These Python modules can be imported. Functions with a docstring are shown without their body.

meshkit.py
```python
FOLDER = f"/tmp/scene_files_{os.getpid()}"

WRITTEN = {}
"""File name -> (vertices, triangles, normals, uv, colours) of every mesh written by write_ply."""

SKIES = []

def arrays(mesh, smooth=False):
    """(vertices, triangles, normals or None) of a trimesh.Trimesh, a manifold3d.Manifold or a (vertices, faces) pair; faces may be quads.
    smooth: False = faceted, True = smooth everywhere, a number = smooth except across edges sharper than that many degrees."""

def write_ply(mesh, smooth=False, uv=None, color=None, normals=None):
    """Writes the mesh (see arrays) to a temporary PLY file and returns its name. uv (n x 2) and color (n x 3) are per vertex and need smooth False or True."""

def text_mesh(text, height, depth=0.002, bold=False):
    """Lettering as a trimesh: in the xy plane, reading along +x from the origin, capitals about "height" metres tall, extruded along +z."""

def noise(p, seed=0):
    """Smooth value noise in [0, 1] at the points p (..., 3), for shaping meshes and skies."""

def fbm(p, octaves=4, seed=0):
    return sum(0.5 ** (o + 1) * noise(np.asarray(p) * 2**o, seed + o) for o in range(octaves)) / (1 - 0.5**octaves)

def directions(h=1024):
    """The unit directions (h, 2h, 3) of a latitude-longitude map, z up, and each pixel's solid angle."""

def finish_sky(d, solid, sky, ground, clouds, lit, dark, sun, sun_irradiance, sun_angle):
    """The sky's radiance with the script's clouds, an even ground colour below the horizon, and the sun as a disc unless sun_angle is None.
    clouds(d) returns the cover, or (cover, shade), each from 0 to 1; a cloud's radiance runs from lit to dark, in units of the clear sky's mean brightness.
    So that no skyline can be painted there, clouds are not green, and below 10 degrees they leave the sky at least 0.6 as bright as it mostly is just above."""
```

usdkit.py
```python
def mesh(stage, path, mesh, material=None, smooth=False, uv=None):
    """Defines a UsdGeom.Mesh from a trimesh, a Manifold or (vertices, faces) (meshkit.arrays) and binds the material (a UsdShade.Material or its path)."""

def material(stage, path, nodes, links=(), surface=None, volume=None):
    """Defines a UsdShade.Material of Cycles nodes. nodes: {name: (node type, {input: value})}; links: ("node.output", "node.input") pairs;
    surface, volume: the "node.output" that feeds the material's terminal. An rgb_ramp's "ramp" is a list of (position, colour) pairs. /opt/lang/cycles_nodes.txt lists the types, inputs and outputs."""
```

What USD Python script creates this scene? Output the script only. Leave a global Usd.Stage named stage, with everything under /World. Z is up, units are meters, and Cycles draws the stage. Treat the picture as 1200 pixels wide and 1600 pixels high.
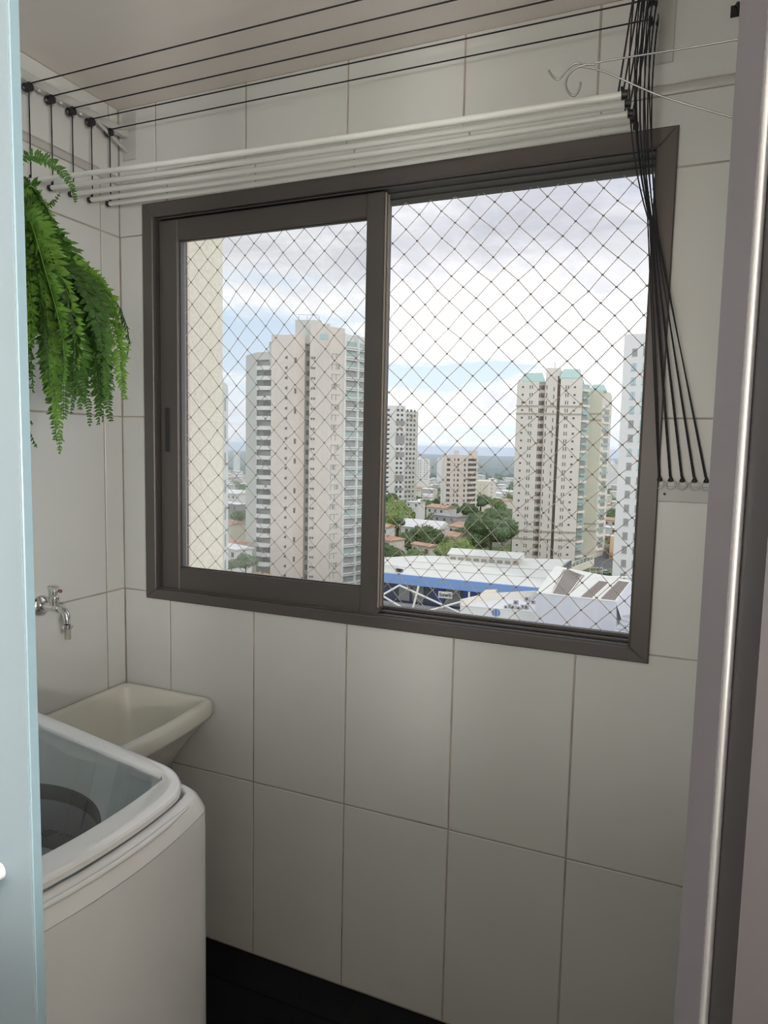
import math, random
import numpy as np, trimesh, usdkit, meshkit
from pxr import Usd, UsdGeom, UsdLux, UsdShade, Gf, Sdf
from shapely.geometry import Polygon, LineString

stage = Usd.Stage.CreateInMemory()
UsdGeom.SetStageUpAxis(stage, 'Z')
UsdGeom.Xform.Define(stage, '/World')
PI = math.pi
V = np.array

# ------------------------------------------------------------------ camera
FOC = 1083.696                                   # focal length in pixels of a 1200 px wide picture
CAM = V([1.692, -1.7747, 1.6312])
YAW, PITCH, ROLL = -0.4011, -0.0942, 0.021
cy_, sy_, cp_, sp_ = math.cos(YAW), math.sin(YAW), math.cos(PITCH), math.sin(PITCH)
CF = V([sy_ * cp_, cy_ * cp_, sp_])
_r0 = V([cy_, -sy_, 0.0]); _u0 = np.cross(_r0, CF)
CR = math.cos(ROLL) * _r0 + math.sin(ROLL) * _u0
CU = -math.sin(ROLL) * _r0 + math.cos(ROLL) * _u0
cam = UsdGeom.Camera.Define(stage, '/World/camera')
cam.CreateHorizontalApertureAttr(36.0); cam.CreateVerticalApertureAttr(48.0)
cam.CreateFocalLengthAttr(36.0 * FOC / 1200.0)
cam.CreateClippingRangeAttr(Gf.Vec2f(0.02, 50000))
EXPOSURE = 0.27
cam.CreateExposureAttr(EXPOSURE)
m4 = Gf.Matrix4d(*CR, 0, *CU, 0, *(-CF), 0, *CAM, 1)
cam.AddTransformOp().Set(m4)

# ------------------------------------------------------------------ sky and sun
sky = UsdLux.DomeLight.Define(stage, '/World/sky')
sky.CreateIntensityAttr(1.0)
SKY_NODES = {
    'tc': ('texture_coordinate', {}),
    'sep': ('separate_xyz', {}),
    'zc': ('math', {'math_type': 'maximum', 'value2': 0.0}),
    'zd': ('math', {'math_type': 'add', 'value2': 0.10}),
    'inv': ('math', {'math_type': 'divide', 'value1': 1.0}),
    'proj': ('vector_math', {'math_type': 'scale'}),                     # clouds lie on a flat deck
    'mp1': ('mapping', {'mapping_type': 'point', 'location': (2.0, 22.0, 0.0)}),
    'n1': ('noise_texture', {'scale': 0.55, 'detail': 7.0, 'roughness': 0.56, 'distortion': 0.25}),
    'mp': ('mapping', {'mapping_type': 'point', 'location': (23.7, 0.9, 4.3), 'scale': (6.0, 6.0, 15.0)}),
    'n2': ('noise_texture', {'scale': 1.0, 'detail': 6.0, 'roughness': 0.6, 'distortion': 0.4}),
    'cov': ('rgb_ramp', {'ramp': [(0.40, (0, 0, 0)), (0.50, (1, 1, 1))]}),
    'el': ('rgb_ramp', {'ramp': [(0.0, (0.86, 0.90, 0.93)), (0.04, (0.90, 0.93, 0.96)), (0.08, (0.98, 0.99, 1.0)), (0.17, (1.12, 1.11, 1.10)),
                                 (0.225, (0.94, 0.94, 0.955)), (0.265, (0.66, 0.67, 0.71)), (0.34, (0.67, 0.68, 0.73)), (0.6, (0.72, 0.73, 0.77)), (1.0, (0.78, 0.79, 0.84))]}),
    'n3': ('noise_texture', {'scale': 1.3, 'detail': 2.0, 'roughness': 0.5}),
    'mp3': ('mapping', {'mapping_type': 'point', 'location': (2.4, 0.2, 0.7), 'scale': (1.0, 1.0, 0.6)}),
    'f3': ('rgb_ramp', {'ramp': [(0.44, (0, 0, 0)), (0.58, (1, 1, 1))]}),
    'elm': ('mix_color', {'blend_type': 'mix', 'b': (0.93, 0.935, 0.945), 'use_clamp': False}),
    'shade': ('rgb_ramp', {'ramp': [(0.30, (0.70, 0.71, 0.76)), (0.5, (0.92, 0.92, 0.935)), (0.68, (1.20, 1.19, 1.17))]}),
    'cl': ('mix_color', {'blend_type': 'multiply', 'fac': 1.0, 'use_clamp': False}),
    'blue': ('rgb_ramp', {'ramp': [(0.0, (0.78, 0.85, 0.91)), (0.15, (0.60, 0.73, 0.88)), (0.3, (0.50, 0.66, 0.85)), (0.6, (0.36, 0.52, 0.78)), (1.0, (0.30, 0.46, 0.75))]}),
    'mx': ('mix_color', {'blend_type': 'mix', 'use_clamp': False}),
    'bg': ('background_shader', {'strength': 1.0}),
}
SKY_LINKS = [('tc.generated', 'sep.vector'), ('sep.z', 'zc.value1'), ('zc.value', 'zd.value1'), ('zd.value', 'inv.value2'),
             ('tc.generated', 'proj.vector1'), ('inv.value', 'proj.scale'), ('proj.vector', 'mp1.vector'), ('mp1.vector', 'n1.vector'),
             ('tc.generated', 'mp.vector'), ('mp.vector', 'n2.vector'),
             ('n1.fac', 'cov.fac'), ('zc.value', 'el.fac'), ('n2.fac', 'shade.fac'), ('tc.generated', 'mp3.vector'), ('mp3.vector', 'n3.vector'), ('n3.fac', 'f3.fac'), ('f3.color', 'elm.fac'), ('el.color', 'elm.a'), ('elm.result', 'cl.a'), ('shade.color', 'cl.b'),
             ('zc.value', 'blue.fac'), ('cov.color', 'mx.fac'), ('blue.color', 'mx.a'), ('cl.result', 'mx.b'), ('mx.result', 'bg.color')]
skym = usdkit.material(stage, '/World/Looks/sky', SKY_NODES, SKY_LINKS, surface='bg.background')
UsdShade.MaterialBindingAPI.Apply(sky.GetPrim()).Bind(skym)

sun = UsdLux.DistantLight.Define(stage, '/World/sun')
sun.CreateIntensityAttr(29.0); sun.CreateAngleAttr(4.0); sun.CreateColorAttr(Gf.Vec3f(1.0, 0.95, 0.87))
SUN = V([0.70, -0.50, 0.95]); SUN = SUN / np.linalg.norm(SUN)
_x = np.cross([0, 0, 1.0], SUN); _x /= np.linalg.norm(_x); _y = np.cross(SUN, _x)
sun.AddTransformOp().Set(Gf.Matrix4d(*_x, 0, *_y, 0, *SUN, 0, 0, 0, 0, 1))

# three globe fill lamps, added unseen behind the camera to light the room (their fittings are built further down)
FILL_LAMPS = [V([1.25, -3.0, 1.50]), V([2.45, -3.0, 1.50]), V([3.65, -3.0, 1.50])]
for k, q in enumerate(FILL_LAMPS):
    lamp = UsdLux.SphereLight.Define(stage, '/World/pendant_light_%03d' % k if k else '/World/pendant_light')
    lamp.CreateRadiusAttr(0.15); lamp.CreateIntensityAttr((34.0, 56.0, 175.0)[k]); lamp.CreateColorAttr(Gf.Vec3f(1.0, 0.985, 0.945))
    lamp.AddTranslateOp().Set(Gf.Vec3d(*q))

# ------------------------------------------------------------------ helpers: picture to place
def ray(px, py):
    return CF + CR * ((px - 600.0) / FOC) - CU * ((py - 800.0) / FOC)
def on(px, py, ax, val):                          # point of the plane (axis ax = val) seen at a pixel
    d = ray(px, py); return CAM + d * ((val - CAM[ax]) / d[ax])
FH = V([sy_, cy_, 0.0]); RH = V([cy_, -sy_, 0.0])
def far(px, py, d):                               # point at horizontal distance d ahead of the window seat
    r = ray(px, py); return CAM + r * (d / (r[:2] @ FH[:2]))
GROUND = -43.0

# ------------------------------------------------------------------ helpers: names and tags
used = {}
def path_for(name, parent=None):
    base = parent.GetPath().pathString if parent is not None else '/World'
    k = used.get((base, name), 0); used[(base, name)] = k + 1
    return f'{base}/{name}' if k == 0 else f'{base}/{name}_{k:03d}'
def prim(x): return x.GetPrim() if hasattr(x, 'GetPrim') else x
def tag(o, label=None, cat=None, group=None, kind=None):
    o = prim(o)
    for k, v in (('label', label), ('category', cat), ('group', group), ('kind', kind)):
        if v: o.SetCustomDataByKey(k, v)
    return o
def thing(name, label=None, cat=None, loc=(0, 0, 0), rz=0.0, group=None, kind=None):
    x = UsdGeom.Xform.Define(stage, path_for(name))
    x.AddTranslateOp().Set(Gf.Vec3d(*map(float, loc)))
    if rz: x.AddRotateZOp().Set(math.degrees(rz))
    return tag(x, label, cat, group, kind)
def obj(name, mesh, mat, parent=None, smooth=False, **t):
    if isinstance(mesh, MB): mesh = mesh.get()
    o = usdkit.mesh(stage, path_for(name, parent), mesh, mat, smooth=smooth).GetPrim()
    return tag(o, **t) if t else o
def copy_of(root, loc, rz=0.0, label=None, group=None, scale=None):
    was = root.GetCustomData()
    nm = root.GetName(); nm = nm[:-4] if nm[-4:-3] == '_' and nm[-3:].isdigit() else nm
    x = UsdGeom.Xform.Define(stage, path_for(nm)); r = x.GetPrim()
    r.GetReferences().AddInternalReference(root.GetPath()); r.SetInstanceable(True)
    x.ClearXformOpOrder()
    x.AddTranslateOp(opSuffix='c').Set(Gf.Vec3d(*map(float, loc)))
    x.AddRotateZOp(opSuffix='c').Set(math.degrees(rz))
    if scale is not None: x.AddScaleOp(opSuffix='c').Set(Gf.Vec3f(*map(float, np.broadcast_to(scale, 3))))
    return tag(r, label or was.get('label'), was.get('category'), group or was.get('group'))

# ------------------------------------------------------------------ helpers: meshes
class MB:
    def __init__(s): s.v, s.f, s.n = [], [], 0
    def add(s, v, f):
        v = np.asarray(v, float); f = np.asarray(f, int)
        if f.ndim == 2 and f.shape[1] == 4: f = np.vstack([f[:, [0, 1, 2]], f[:, [0, 2, 3]]])
        s.v.append(v); s.f.append(f + s.n); s.n += len(v); return s
    def tm(s, m): return s.add(m.vertices, m.faces)
    def get(s): return trimesh.Trimesh(np.vstack(s.v), np.vstack(s.f), process=False)
    def box(s, x0, x1, y0, y1, z0, z1, c=0.0):
        if c <= 0:
            m = trimesh.creation.box([x1 - x0, y1 - y0, z1 - z0]); m.apply_translation([(x0 + x1) / 2, (y0 + y1) / 2, (z0 + z1) / 2])
            return s.tm(m)
        P = []
        for a in range(3):
            for sx in (0, 1):
                for sy in (0, 1):
                    for sz in (0, 1):
                        q = [(x0, x1)[sx], (y0, y1)[sy], (z0, z1)[sz]]
                        for b, sg in zip(range(3), (sx, sy, sz)):
                            if b != a: q[b] += c if sg == 0 else -c
                        P.append(q)
        h = trimesh.convex.convex_hull(V(P)); return s.tm(h)
    def bar(s, a, b, r, n=8, r2=None, cap=True):
        a, b = V(a, float), V(b, float); d = b - a; L = np.linalg.norm(d)
        if L < 1e-9: return s
        d /= L; u = np.cross(d, [0, 0, 1.0] if abs(d[2]) < .9 else [1.0, 0, 0]); u /= np.linalg.norm(u); w = np.cross(d, u)
        r2 = r if r2 is None else r2; t = np.arange(n) * 2 * PI / n
        c = np.cos(t)[:, None] * u + np.sin(t)[:, None] * w
        v = np.vstack([a + c * r, b + c * r2, [a], [b]])
        i = np.arange(n); j = (i + 1) % n
        f = np.vstack([np.c_[i, j, j + n], np.c_[i, j + n, i + n]] + ([np.c_[j, i, 0 * i + 2 * n], np.c_[i + n, j + n, 0 * i + 2 * n + 1]] if cap else []))
        return s.add(v, f)
    def tube(s, pts, r, n=8):
        p = V(pts, float); R = np.broadcast_to(r, (len(p),))
        t = np.gradient(p, axis=0); t /= np.linalg.norm(t, axis=1, keepdims=True) + 1e-12
        u = np.cross(t[0], [0, 0, 1.0] if abs(t[0][2]) < .9 else [1.0, 0, 0]); u /= np.linalg.norm(u)
        ang = np.arange(n) * 2 * PI / n; rings = []
        for k in range(len(p)):
            u = u - t[k] * (u @ t[k]); u /= np.linalg.norm(u); w = np.cross(t[k], u)
            rings.append(p[k] + R[k] * (np.cos(ang)[:, None] * u + np.sin(ang)[:, None] * w))
        return s.rings(rings)
    def rings(s, rings, cap0=True, cap1=True):          # closed rings of equal length, lofted
        n = len(rings[0]); v = np.vstack(rings); i = np.arange(n); j = (i + 1) % n; F = []
        for k in range(len(rings) - 1):
            a, b = k * n, (k + 1) * n
            F += [np.c_[a + i, a + j, b + j], np.c_[a + i, b + j, b + i]]
        m = len(v); ex = []
        if cap0: ex.append(np.mean(rings[0], 0)); F.append(np.c_[j, i, 0 * i + m]); m += 1
        if cap1: ex.append(np.mean(rings[-1], 0)); a = (len(rings) - 1) * n; F.append(np.c_[a + i, a + j, 0 * i + m])
        return s.add(np.vstack([v] + [[e] for e in ex]) if ex else v, np.vstack(F))
    def lathe(s, prof, n=24, M=None):                   # prof: (radius, height)
        t = np.arange(n) * 2 * PI / n; R = [np.c_[r * np.cos(t), r * np.sin(t), 0 * t + z] for r, z in prof]
        if M is not None: R = [(q @ M[:3, :3].T + M[:3, 3]) for q in R]
        return s.rings(R)
    def prism(s, xy, z0, z1):
        n = len(xy); xy = V(xy, float)
        if np.sum(xy[:, 0] * np.roll(xy[:, 1], -1) - np.roll(xy[:, 0], -1) * xy[:, 1]) < 0: xy = xy[::-1]
        m = trimesh.creation.extrude_polygon(Polygon(xy), z1 - z0); m.apply_translation([0, 0, z0]); return s.tm(m)
    def sphere(s, c, r, sub=2, sc=(1, 1, 1)):
        m = trimesh.creation.icosphere(sub, r); m.vertices = m.vertices * V(sc) + V(c); return s.tm(m)
    def face_box(s, A, B, u0, u1, z0, z1, o0, o1):      # a box on the upright face A-B (outward = right-hand side of A to B)
        A, B = V(A, float)[:2], V(B, float)[:2]; t = (B - A) / np.linalg.norm(B - A); nn = V([t[1], -t[0]])
        P = [np.r_[A + t * u + nn * o, z] for z in (z0, z1) for u, o in ((u0, o0), (u1, o0), (u1, o1), (u0, o1))]
        return s.add(P, [[0, 1, 5, 4], [1, 2, 6, 5], [2, 3, 7, 6], [3, 0, 4, 7], [4, 5, 6, 7], [3, 2, 1, 0]])

def axis_M(o, d):                                        # +z of a lathe laid along d, at o
    d = V(d, float) / np.linalg.norm(d); u = np.cross([0, 0, 1.0] if abs(d[2]) < .9 else [1.0, 0, 0], d); u /= np.linalg.norm(u)
    M = np.eye(4); M[:3, 0], M[:3, 1], M[:3, 2], M[:3, 3] = u, np.cross(d, u), d, o; return M
def spline(pts, n=40):
    from scipy.interpolate import CubicSpline
    p = V(pts, float); t = np.r_[0, np.cumsum(np.linalg.norm(np.diff(p, axis=0), axis=1))]
    return CubicSpline(t, p)(np.linspace(0, t[-1], n))

# ------------------------------------------------------------------ materials
looks = {}
def mat(name, col, rough=0.5, metal=0.0, spec=0.5, vary=0.0, vscale=6.0, bump=0.0, bscale=60.0, coat=0.0, trans=0.0, detail=3.0, emis=None, col2=None, stretch=(1, 1, 1), translucent=0.0):
    if name in looks: return looks[name]
    N = {'p': ('principled_bsdf', {'base_color': col, 'roughness': rough, 'metallic': metal, 'specular_ior_level': spec, 'coat_weight': coat, 'transmission_weight': trans})}
    L = []
    if emis: N['p'][1].update(emission_color=emis[0], emission_strength=emis[1])
    if vary or bump: N['g'] = ('texture_coordinate', {}); N['m'] = ('mapping', {'scale': stretch}); L.append(('g.object', 'm.vector'))
    if vary:
        c2 = col2 or tuple(max(0, c * (1 - vary)) for c in col)
        c1 = col if col2 else tuple(min(1, c * (1 + vary * .5)) for c in col)
        N['n'] = ('noise_texture', {'scale': vscale, 'detail': detail, 'roughness': 0.6})
        N['r'] = ('rgb_ramp', {'ramp': [(0.32, c2), (0.68, c1)]})
        L += [('m.vector', 'n.vector'), ('n.fac', 'r.fac'), ('r.color', 'p.base_color')]
    if bump:
        N['bn'] = ('noise_texture', {'scale': bscale, 'detail': 3.0, 'roughness': 0.6})
        N['b'] = ('bump', {'strength': bump, 'distance': 0.01})
        L += [('m.vector', 'bn.vector'), ('bn.fac', 'b.height'), ('b.normal', 'p.normal')]
    surf = 'p.BSDF'
    if translucent:
        N['t'] = ('translucent_bsdf', {'color': tuple(min(1, c * 1.4) for c in col)}); N['x'] = ('mix_closure', {'fac': translucent})
        L += [('p.BSDF', 'x.closure1'), ('t.BSDF', 'x.closure2')]; surf = 'x.closure'
        if vary: L.append(('r.color', 't.color'))
    looks[name] = usdkit.material(stage, '/World/Looks/' + name, N, L, surface=surf); return looks[name]

TILES = [mat('wall_tile_%d' % i, c, rough=0.34, vary=0.03, vscale=2.0, bump=0.04, bscale=14) for i, c in enumerate([(0.70, 0.70, 0.67), (0.715, 0.714, 0.685), (0.69, 0.692, 0.665)])]
GROUT = mat('grout', (0.46, 0.40, 0.345), rough=0.9, vary=0.3, vscale=7)
LISTEL = mat('listel_tile', (0.54, 0.53, 0.50), rough=0.3)
PAINT = mat('ceiling_paint', (0.86, 0.785, 0.735), rough=0.85, bump=0.05, bscale=40)
FLOORT = mat('floor_tile', (0.003, 0.0035, 0.006), rough=0.45, spec=0.25, vary=0.4, vscale=5)
FGROUT = mat('floor_grout', (0.009, 0.009, 0.010), rough=0.9)
BRONZE = mat('window_aluminium', (0.118, 0.103, 0.096), rough=0.42, metal=0.25, spec=0.5)
BRONZE2 = mat('window_track', (0.075, 0.068, 0.066), rough=0.5, metal=0.25)
BRUSH = mat('brush_seal', (0.36, 0.31, 0.27), rough=0.8)
GASKET = mat('gasket', (0.03, 0.03, 0.032), rough=0.6)
ROD = mat('rod_white', (0.78, 0.78, 0.74), rough=0.3)
BLACKP = mat('black_plastic', (0.018, 0.018, 0.02), rough=0.4)
CORD = mat('black_cord', (0.022, 0.022, 0.026), rough=0.7)
CLEARP = mat('milky_plastic', (0.68, 0.68, 0.65), rough=0.35, translucent=0.25)
CHROME = mat('chrome', (0.75, 0.74, 0.72), rough=0.12, metal=1.0)
NOZZLE = mat('nozzle_plastic', (0.52, 0.51, 0.42), rough=0.35, translucent=0.4)
CERAMIC = mat('sink_ceramic', (0.76, 0.735, 0.66), rough=0.18, coat=0.3, vary=0.03, vscale=3)
WHITE = mat('washer_white', (0.80, 0.80, 0.785), rough=0.28, coat=0.25)
WHITE2 = mat('lid_white', (0.85, 0.85, 0.84), rough=0.10, coat=1.0)
TUBGREY = mat('tub_plastic', (0.58, 0.61, 0.61), rough=0.35)
DRUM = mat('drum_steel', (0.30, 0.29, 0.32), rough=0.35, metal=0.5)
DRUMRIM = mat('drum_rim', (0.012, 0.012, 0.014), rough=0.4)
IMPELL = mat('impeller_plastic', (0.62, 0.63, 0.65), rough=0.5)
PRINT = mat('dark_print', (0.04, 0.045, 0.055), rough=0.7)
WIRE = mat('hanger_wire', (0.42, 0.42, 0.41), rough=0.35, metal=0.85)
ALU = mat('jamb_aluminium', (0.23, 0.22, 0.245), rough=0.45, metal=0.25, bump=0.03, bscale=200)
ALUB = mat('jamb_bead', (0.80, 0.80, 0.82), rough=0.35, metal=0.7)
DARKJ = mat('jamb_dark', (0.040, 0.036, 0.038), rough=0.55)
FERN = [mat('fern_leaf_%d' % i, c, rough=0.38, vary=0.3, vscale=30, translucent=0.35) for i, c in enumerate([(0.075, 0.17, 0.035), (0.11, 0.25, 0.045), (0.21, 0.40, 0.07)])]
STEM = mat('fern_stem', (0.12, 0.17, 0.05), rough=0.5)
POT = mat('pot_plastic', (0.11, 0.06, 0.04), rough=0.6)
SOIL = mat('soil', (0.03, 0.02, 0.015), rough=0.95)
NETM = mat('net_cord', (0.64, 0.55, 0.46), rough=0.65)
NETK = mat('net_knot', (0.36, 0.31, 0.26), rough=0.7)
STUCCO = mat('cream_stucco', (0.90, 0.82, 0.66), rough=0.9, vary=0.10, vscale=55, bump=0.9, bscale=70, stretch=(1, 1, 0.8))
PINKSHADE = mat('pink_trim', (0.80, 0.66, 0.55), rough=0.85, vary=0.05)

def pane(name, tint, dust_haze=0.03, rough=0.0, base=0.03):
    N = {'t': ('transparent_bsdf', {'color': tint}), 'g': ('glossy_bsdf', {'color': (1, 1, 1), 'roughness': rough}), 'w': ('layer_weight', {'blend': 0.5}),
         'p5': ('math', {'math_type': 'power', 'value2': 5.0}), 'f': ('math', {'math_type': 'multiply_add', 'value2': 0.96, 'value3': 0.04}),
         'm': ('mix_closure', {}), 'd': ('translucent_bsdf', {'color': (0.9, 0.9, 0.88)}), 'x': ('mix_closure', {'fac': dust_haze})}  # milky share: slight dust plus flare haze put into the glass
    L = [('w.facing', 'p5.value1'), ('p5.value', 'f.value1'), ('f.value', 'm.fac'), ('t.BSDF', 'm.closure1'), ('g.BSDF', 'm.closure2'), ('m.closure', 'x.closure1'), ('d.BSDF', 'x.closure2')]
    return usdkit.material(stage, '/World/Looks/' + name, N, L, surface='x.closure')
GLASS = pane('window_glass', (0.995, 0.997, 0.995), 0.015)
LIDGLASS = pane('lid_glass', (0.93, 0.955, 0.96), 0.01)
FROST = usdkit.material(stage, '/World/Looks/frosted_glass',
    {'p': ('principled_bsdf', {'base_color': (0.46, 0.56, 0.62), 'roughness': 0.35}), 't': ('translucent_bsdf', {'color': (0.66, 0.75, 0.80)}), 'x': ('mix_closure', {'fac': 0.55})},
    [('p.BSDF', 'x.closure1'), ('t.BSDF', 'x.closure2')], surface='x.closure')
GLASSEDGE = mat('glass_edge', (0.25, 0.36, 0.42), rough=0.25)

# ------------------------------------------------------------------ the room
RX, CEIL, DOORY = 1.80, 2.67, -1.25                     # right wall, ceiling height, the glass door's plane
WX0, WX1, WZ0, WZ1 = 0.140, 1.603, 1.143, 2.336         # opening in the window wall
rng = random.Random(5)

def tile(parent, ax, a0, a1, z0, z1, mats=TILES, th=0.007, g=0.0023):
    """one wall tile; ax 'y': on the window wall (a = x), ax 'x': on the left wall (a = y)"""
    a0, a1, z0, z1 = a0 + g, a1 - g, z0 + g, z1 - g
    if a1 - a0 < .004 or z1 - z0 < .004: return
    c = 0.0016; pr = rng.uniform(0, 0.0006)
    back = V([(a0, z0), (a1, z0), (a1, z1), (a0, z1)]); front = V([(a0 + c, z0 + c), (a1 - c, z0 + c), (a1 - c, z1 - c), (a0 + c, z1 - c)])
    if ax == 'y':
        R = [np.c_[back[:, 0], 0 * back[:, 0] + th, back[:, 1]], np.c_[back[:, 0], 0 * back[:, 0] + c - pr, back[:, 1]], np.c_[front[:, 0], 0 * front[:, 0] - pr, front[:, 1]]]
    else:
        R = [np.c_[0 * back[:, 0] - th, back[:, 0], back[:, 1]], np.c_[0 * back[:, 0] - c + pr, back[:, 0], back[:, 1]], np.c_[0 * front[:, 0] + pr, front[:, 0], front[:, 1]]]
    b = MB(); b.rings(R); m = b.get(); m.fix_normals()
    obj('tile', m, mats[rng.randrange(3)], parent)
def cut_tiles(parent, xs, zs, hole=None):
    for x0, x1 in zip(xs[:-1], xs[1:]):
        for z0, z1 in zip(zs[:-1], zs[1:]):
            if hole:
                hx0, hx1, hz0, hz1 = hole
                ox, oz = min(x1, hx1) - max(x0, hx0), min(z1, hz1) - max(z0, hz0)
                if ox > 0 and oz > 0:
                    if x0 >= hx0 - 1e-6 and x1 <= hx1 + 1e-6 and z0 >= hz0 and z1 <= hz1: continue
                    if z0 >= hz0 and z1 <= hz1:           # beside the opening
                        if x0 < hx0: tile(parent, 'y', x0, hx0, z0, z1)
                        if x1 > hx1: tile(parent, 'y', hx1, x1, z0, z1)
                        continue
                    if x0 >= hx0 and x1 <= hx1:
                        if z0 < hz0: tile(parent, 'y', x0, x1, z0, hz0)
                        if z1 > hz1: tile(parent, 'y', x0, x1, hz1, z1)
                        continue
                    P = Polygon([(x0, z0), (x1, z0), (x1, z1), (x0, z1)]).difference(Polygon([(hx0, hz0), (hx1, hz0), (hx1, hz1), (hx0, hz1)])).buffer(-0.0016)
                    if P.is_empty or P.geom_type != 'Polygon': continue
                    m = trimesh.creation.extrude_polygon(P, 0.007)
                    vv = m.vertices.copy(); m.vertices = np.c_[vv[:, 0], vv[:, 2], vv[:, 1]]; m.fix_normals()
                    obj('tile', m, TILES[rng.randrange(3)], parent); continue
            tile(parent, 'y', x0, x1, z0, z1)

H = 0.57
GB = 0.0016                                            # the joint's bottom lies this far behind the tile faces
XS = [0.0005, 0.189, 0.511, 0.829, 1.153, 1.475, RX]
XU = [0.0005, 0.147, 0.478, 0.807, 1.136, 1.464, RX]
LZ0, LZ1 = 2.440, 2.463
wn = thing('wall_north', kind='structure')
b = MB()
T = 0.150
b.box(-0.15, WX0, GB, T, -0.03, CEIL + .1); b.box(WX1, RX + .15, GB, T, -0.03, CEIL + .1)
b.box(WX0, WX1, GB, T, -0.03, WZ0); b.box(WX0, WX1, GB, T, WZ1, CEIL + .1)
obj('grout_bed', b, GROUT, wn)
HOLE = (WX0, WX1, WZ0, WZ1)
cut_tiles(wn, XS, [-.008, H, 2 * H, 3 * H, 4 * H, LZ0], HOLE)
cut_tiles(wn, XU, [LZ1, CEIL], None)
def listel(parent, ax, a0, a1):
    t = np.linspace(-PI / 2, PI / 2, 7); zc, hh = (LZ0 + LZ1) / 2, (LZ1 - LZ0) / 2 - .001
    prof = [(0.0032 * math.cos(x), zc + hh * math.sin(x)) for x in t]
    prof = [(-.004, prof[0][1])] + prof + [(-.004, prof[-1][1])]
    A = V([(o, a0, z) for o, z in prof]); Bb = V([(o, a1, z) for o, z in prof])
    if ax == 'y': A, Bb = [np.c_[q[:, 1], -q[:, 0], q[:, 2]] for q in (A, Bb)]
    m = MB().rings([A, Bb]).get(); m.fix_normals(); obj('border_tile', m, LISTEL, parent, smooth=40)
for x0, x1 in zip(XU[:-1], XU[1:]): listel(wn, 'y', x0 + .001, x1 - .001)

ww = thing('wall_west', kind='structure')
obj('grout_bed', MB().box(-0.15, -GB, DOORY - .05, GB, -0.03, CEIL + .1), GROUT, ww)
YS = [DOORY + .02, -1.07, -0.74, -0.41, -0.0793, -0.0005]
YU = [DOORY + .02, -1.03, -0.70, -0.370, -0.04, -0.0005]
for y0, y1 in zip(YS[:-1], YS[1:]):
    for z0, z1 in zip([-.008, H, 2 * H, 3 * H, 4 * H], [H, 2 * H, 3 * H, 4 * H, LZ0]): tile(ww, 'x', y0, y1, z0, z1)
for y0, y1 in zip(YU[:-1], YU[1:]):
    tile(ww, 'x', y0, y1, LZ1, CEIL); listel(ww, 'x', y0 + .001, y1 - .001)
KX0, KX1, KY = -1.6, 4.6, -4.4                          # the kitchen behind the camera
obj('wall_east', MB().box(RX, RX + .15, DOORY - .05, T, -.03, CEIL + .1), TILES[0], kind='structure')
fl = thing('floor', kind='structure')
obj('slab', MB().box(KX0, KX1, KY, T, -.14, -.0105), FGROUT, fl)
FX = [0.0, 0.27, 0.90, 1.35, RX]; FY = [DOORY - .05, -1.03, -.58, -.13, 0.0]
for x0, x1 in zip(FX[:-1], FX[1:]):
    for y0, y1 in zip(FY[:-1], FY[1:]):
        obj('tile', MB().box(x0 + .0015, x1 - .0015, y0 + .0015, y1 - .0015, -.0105, -.008), FLOORT, fl)
obj('ceiling', MB().box(KX0, KX1, KY, T, CEIL, CEIL + .12), PAINT, kind='structure')
KW = mat('kitchen_paint', (0.78, 0.75, 0.70), rough=0.8)
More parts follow.
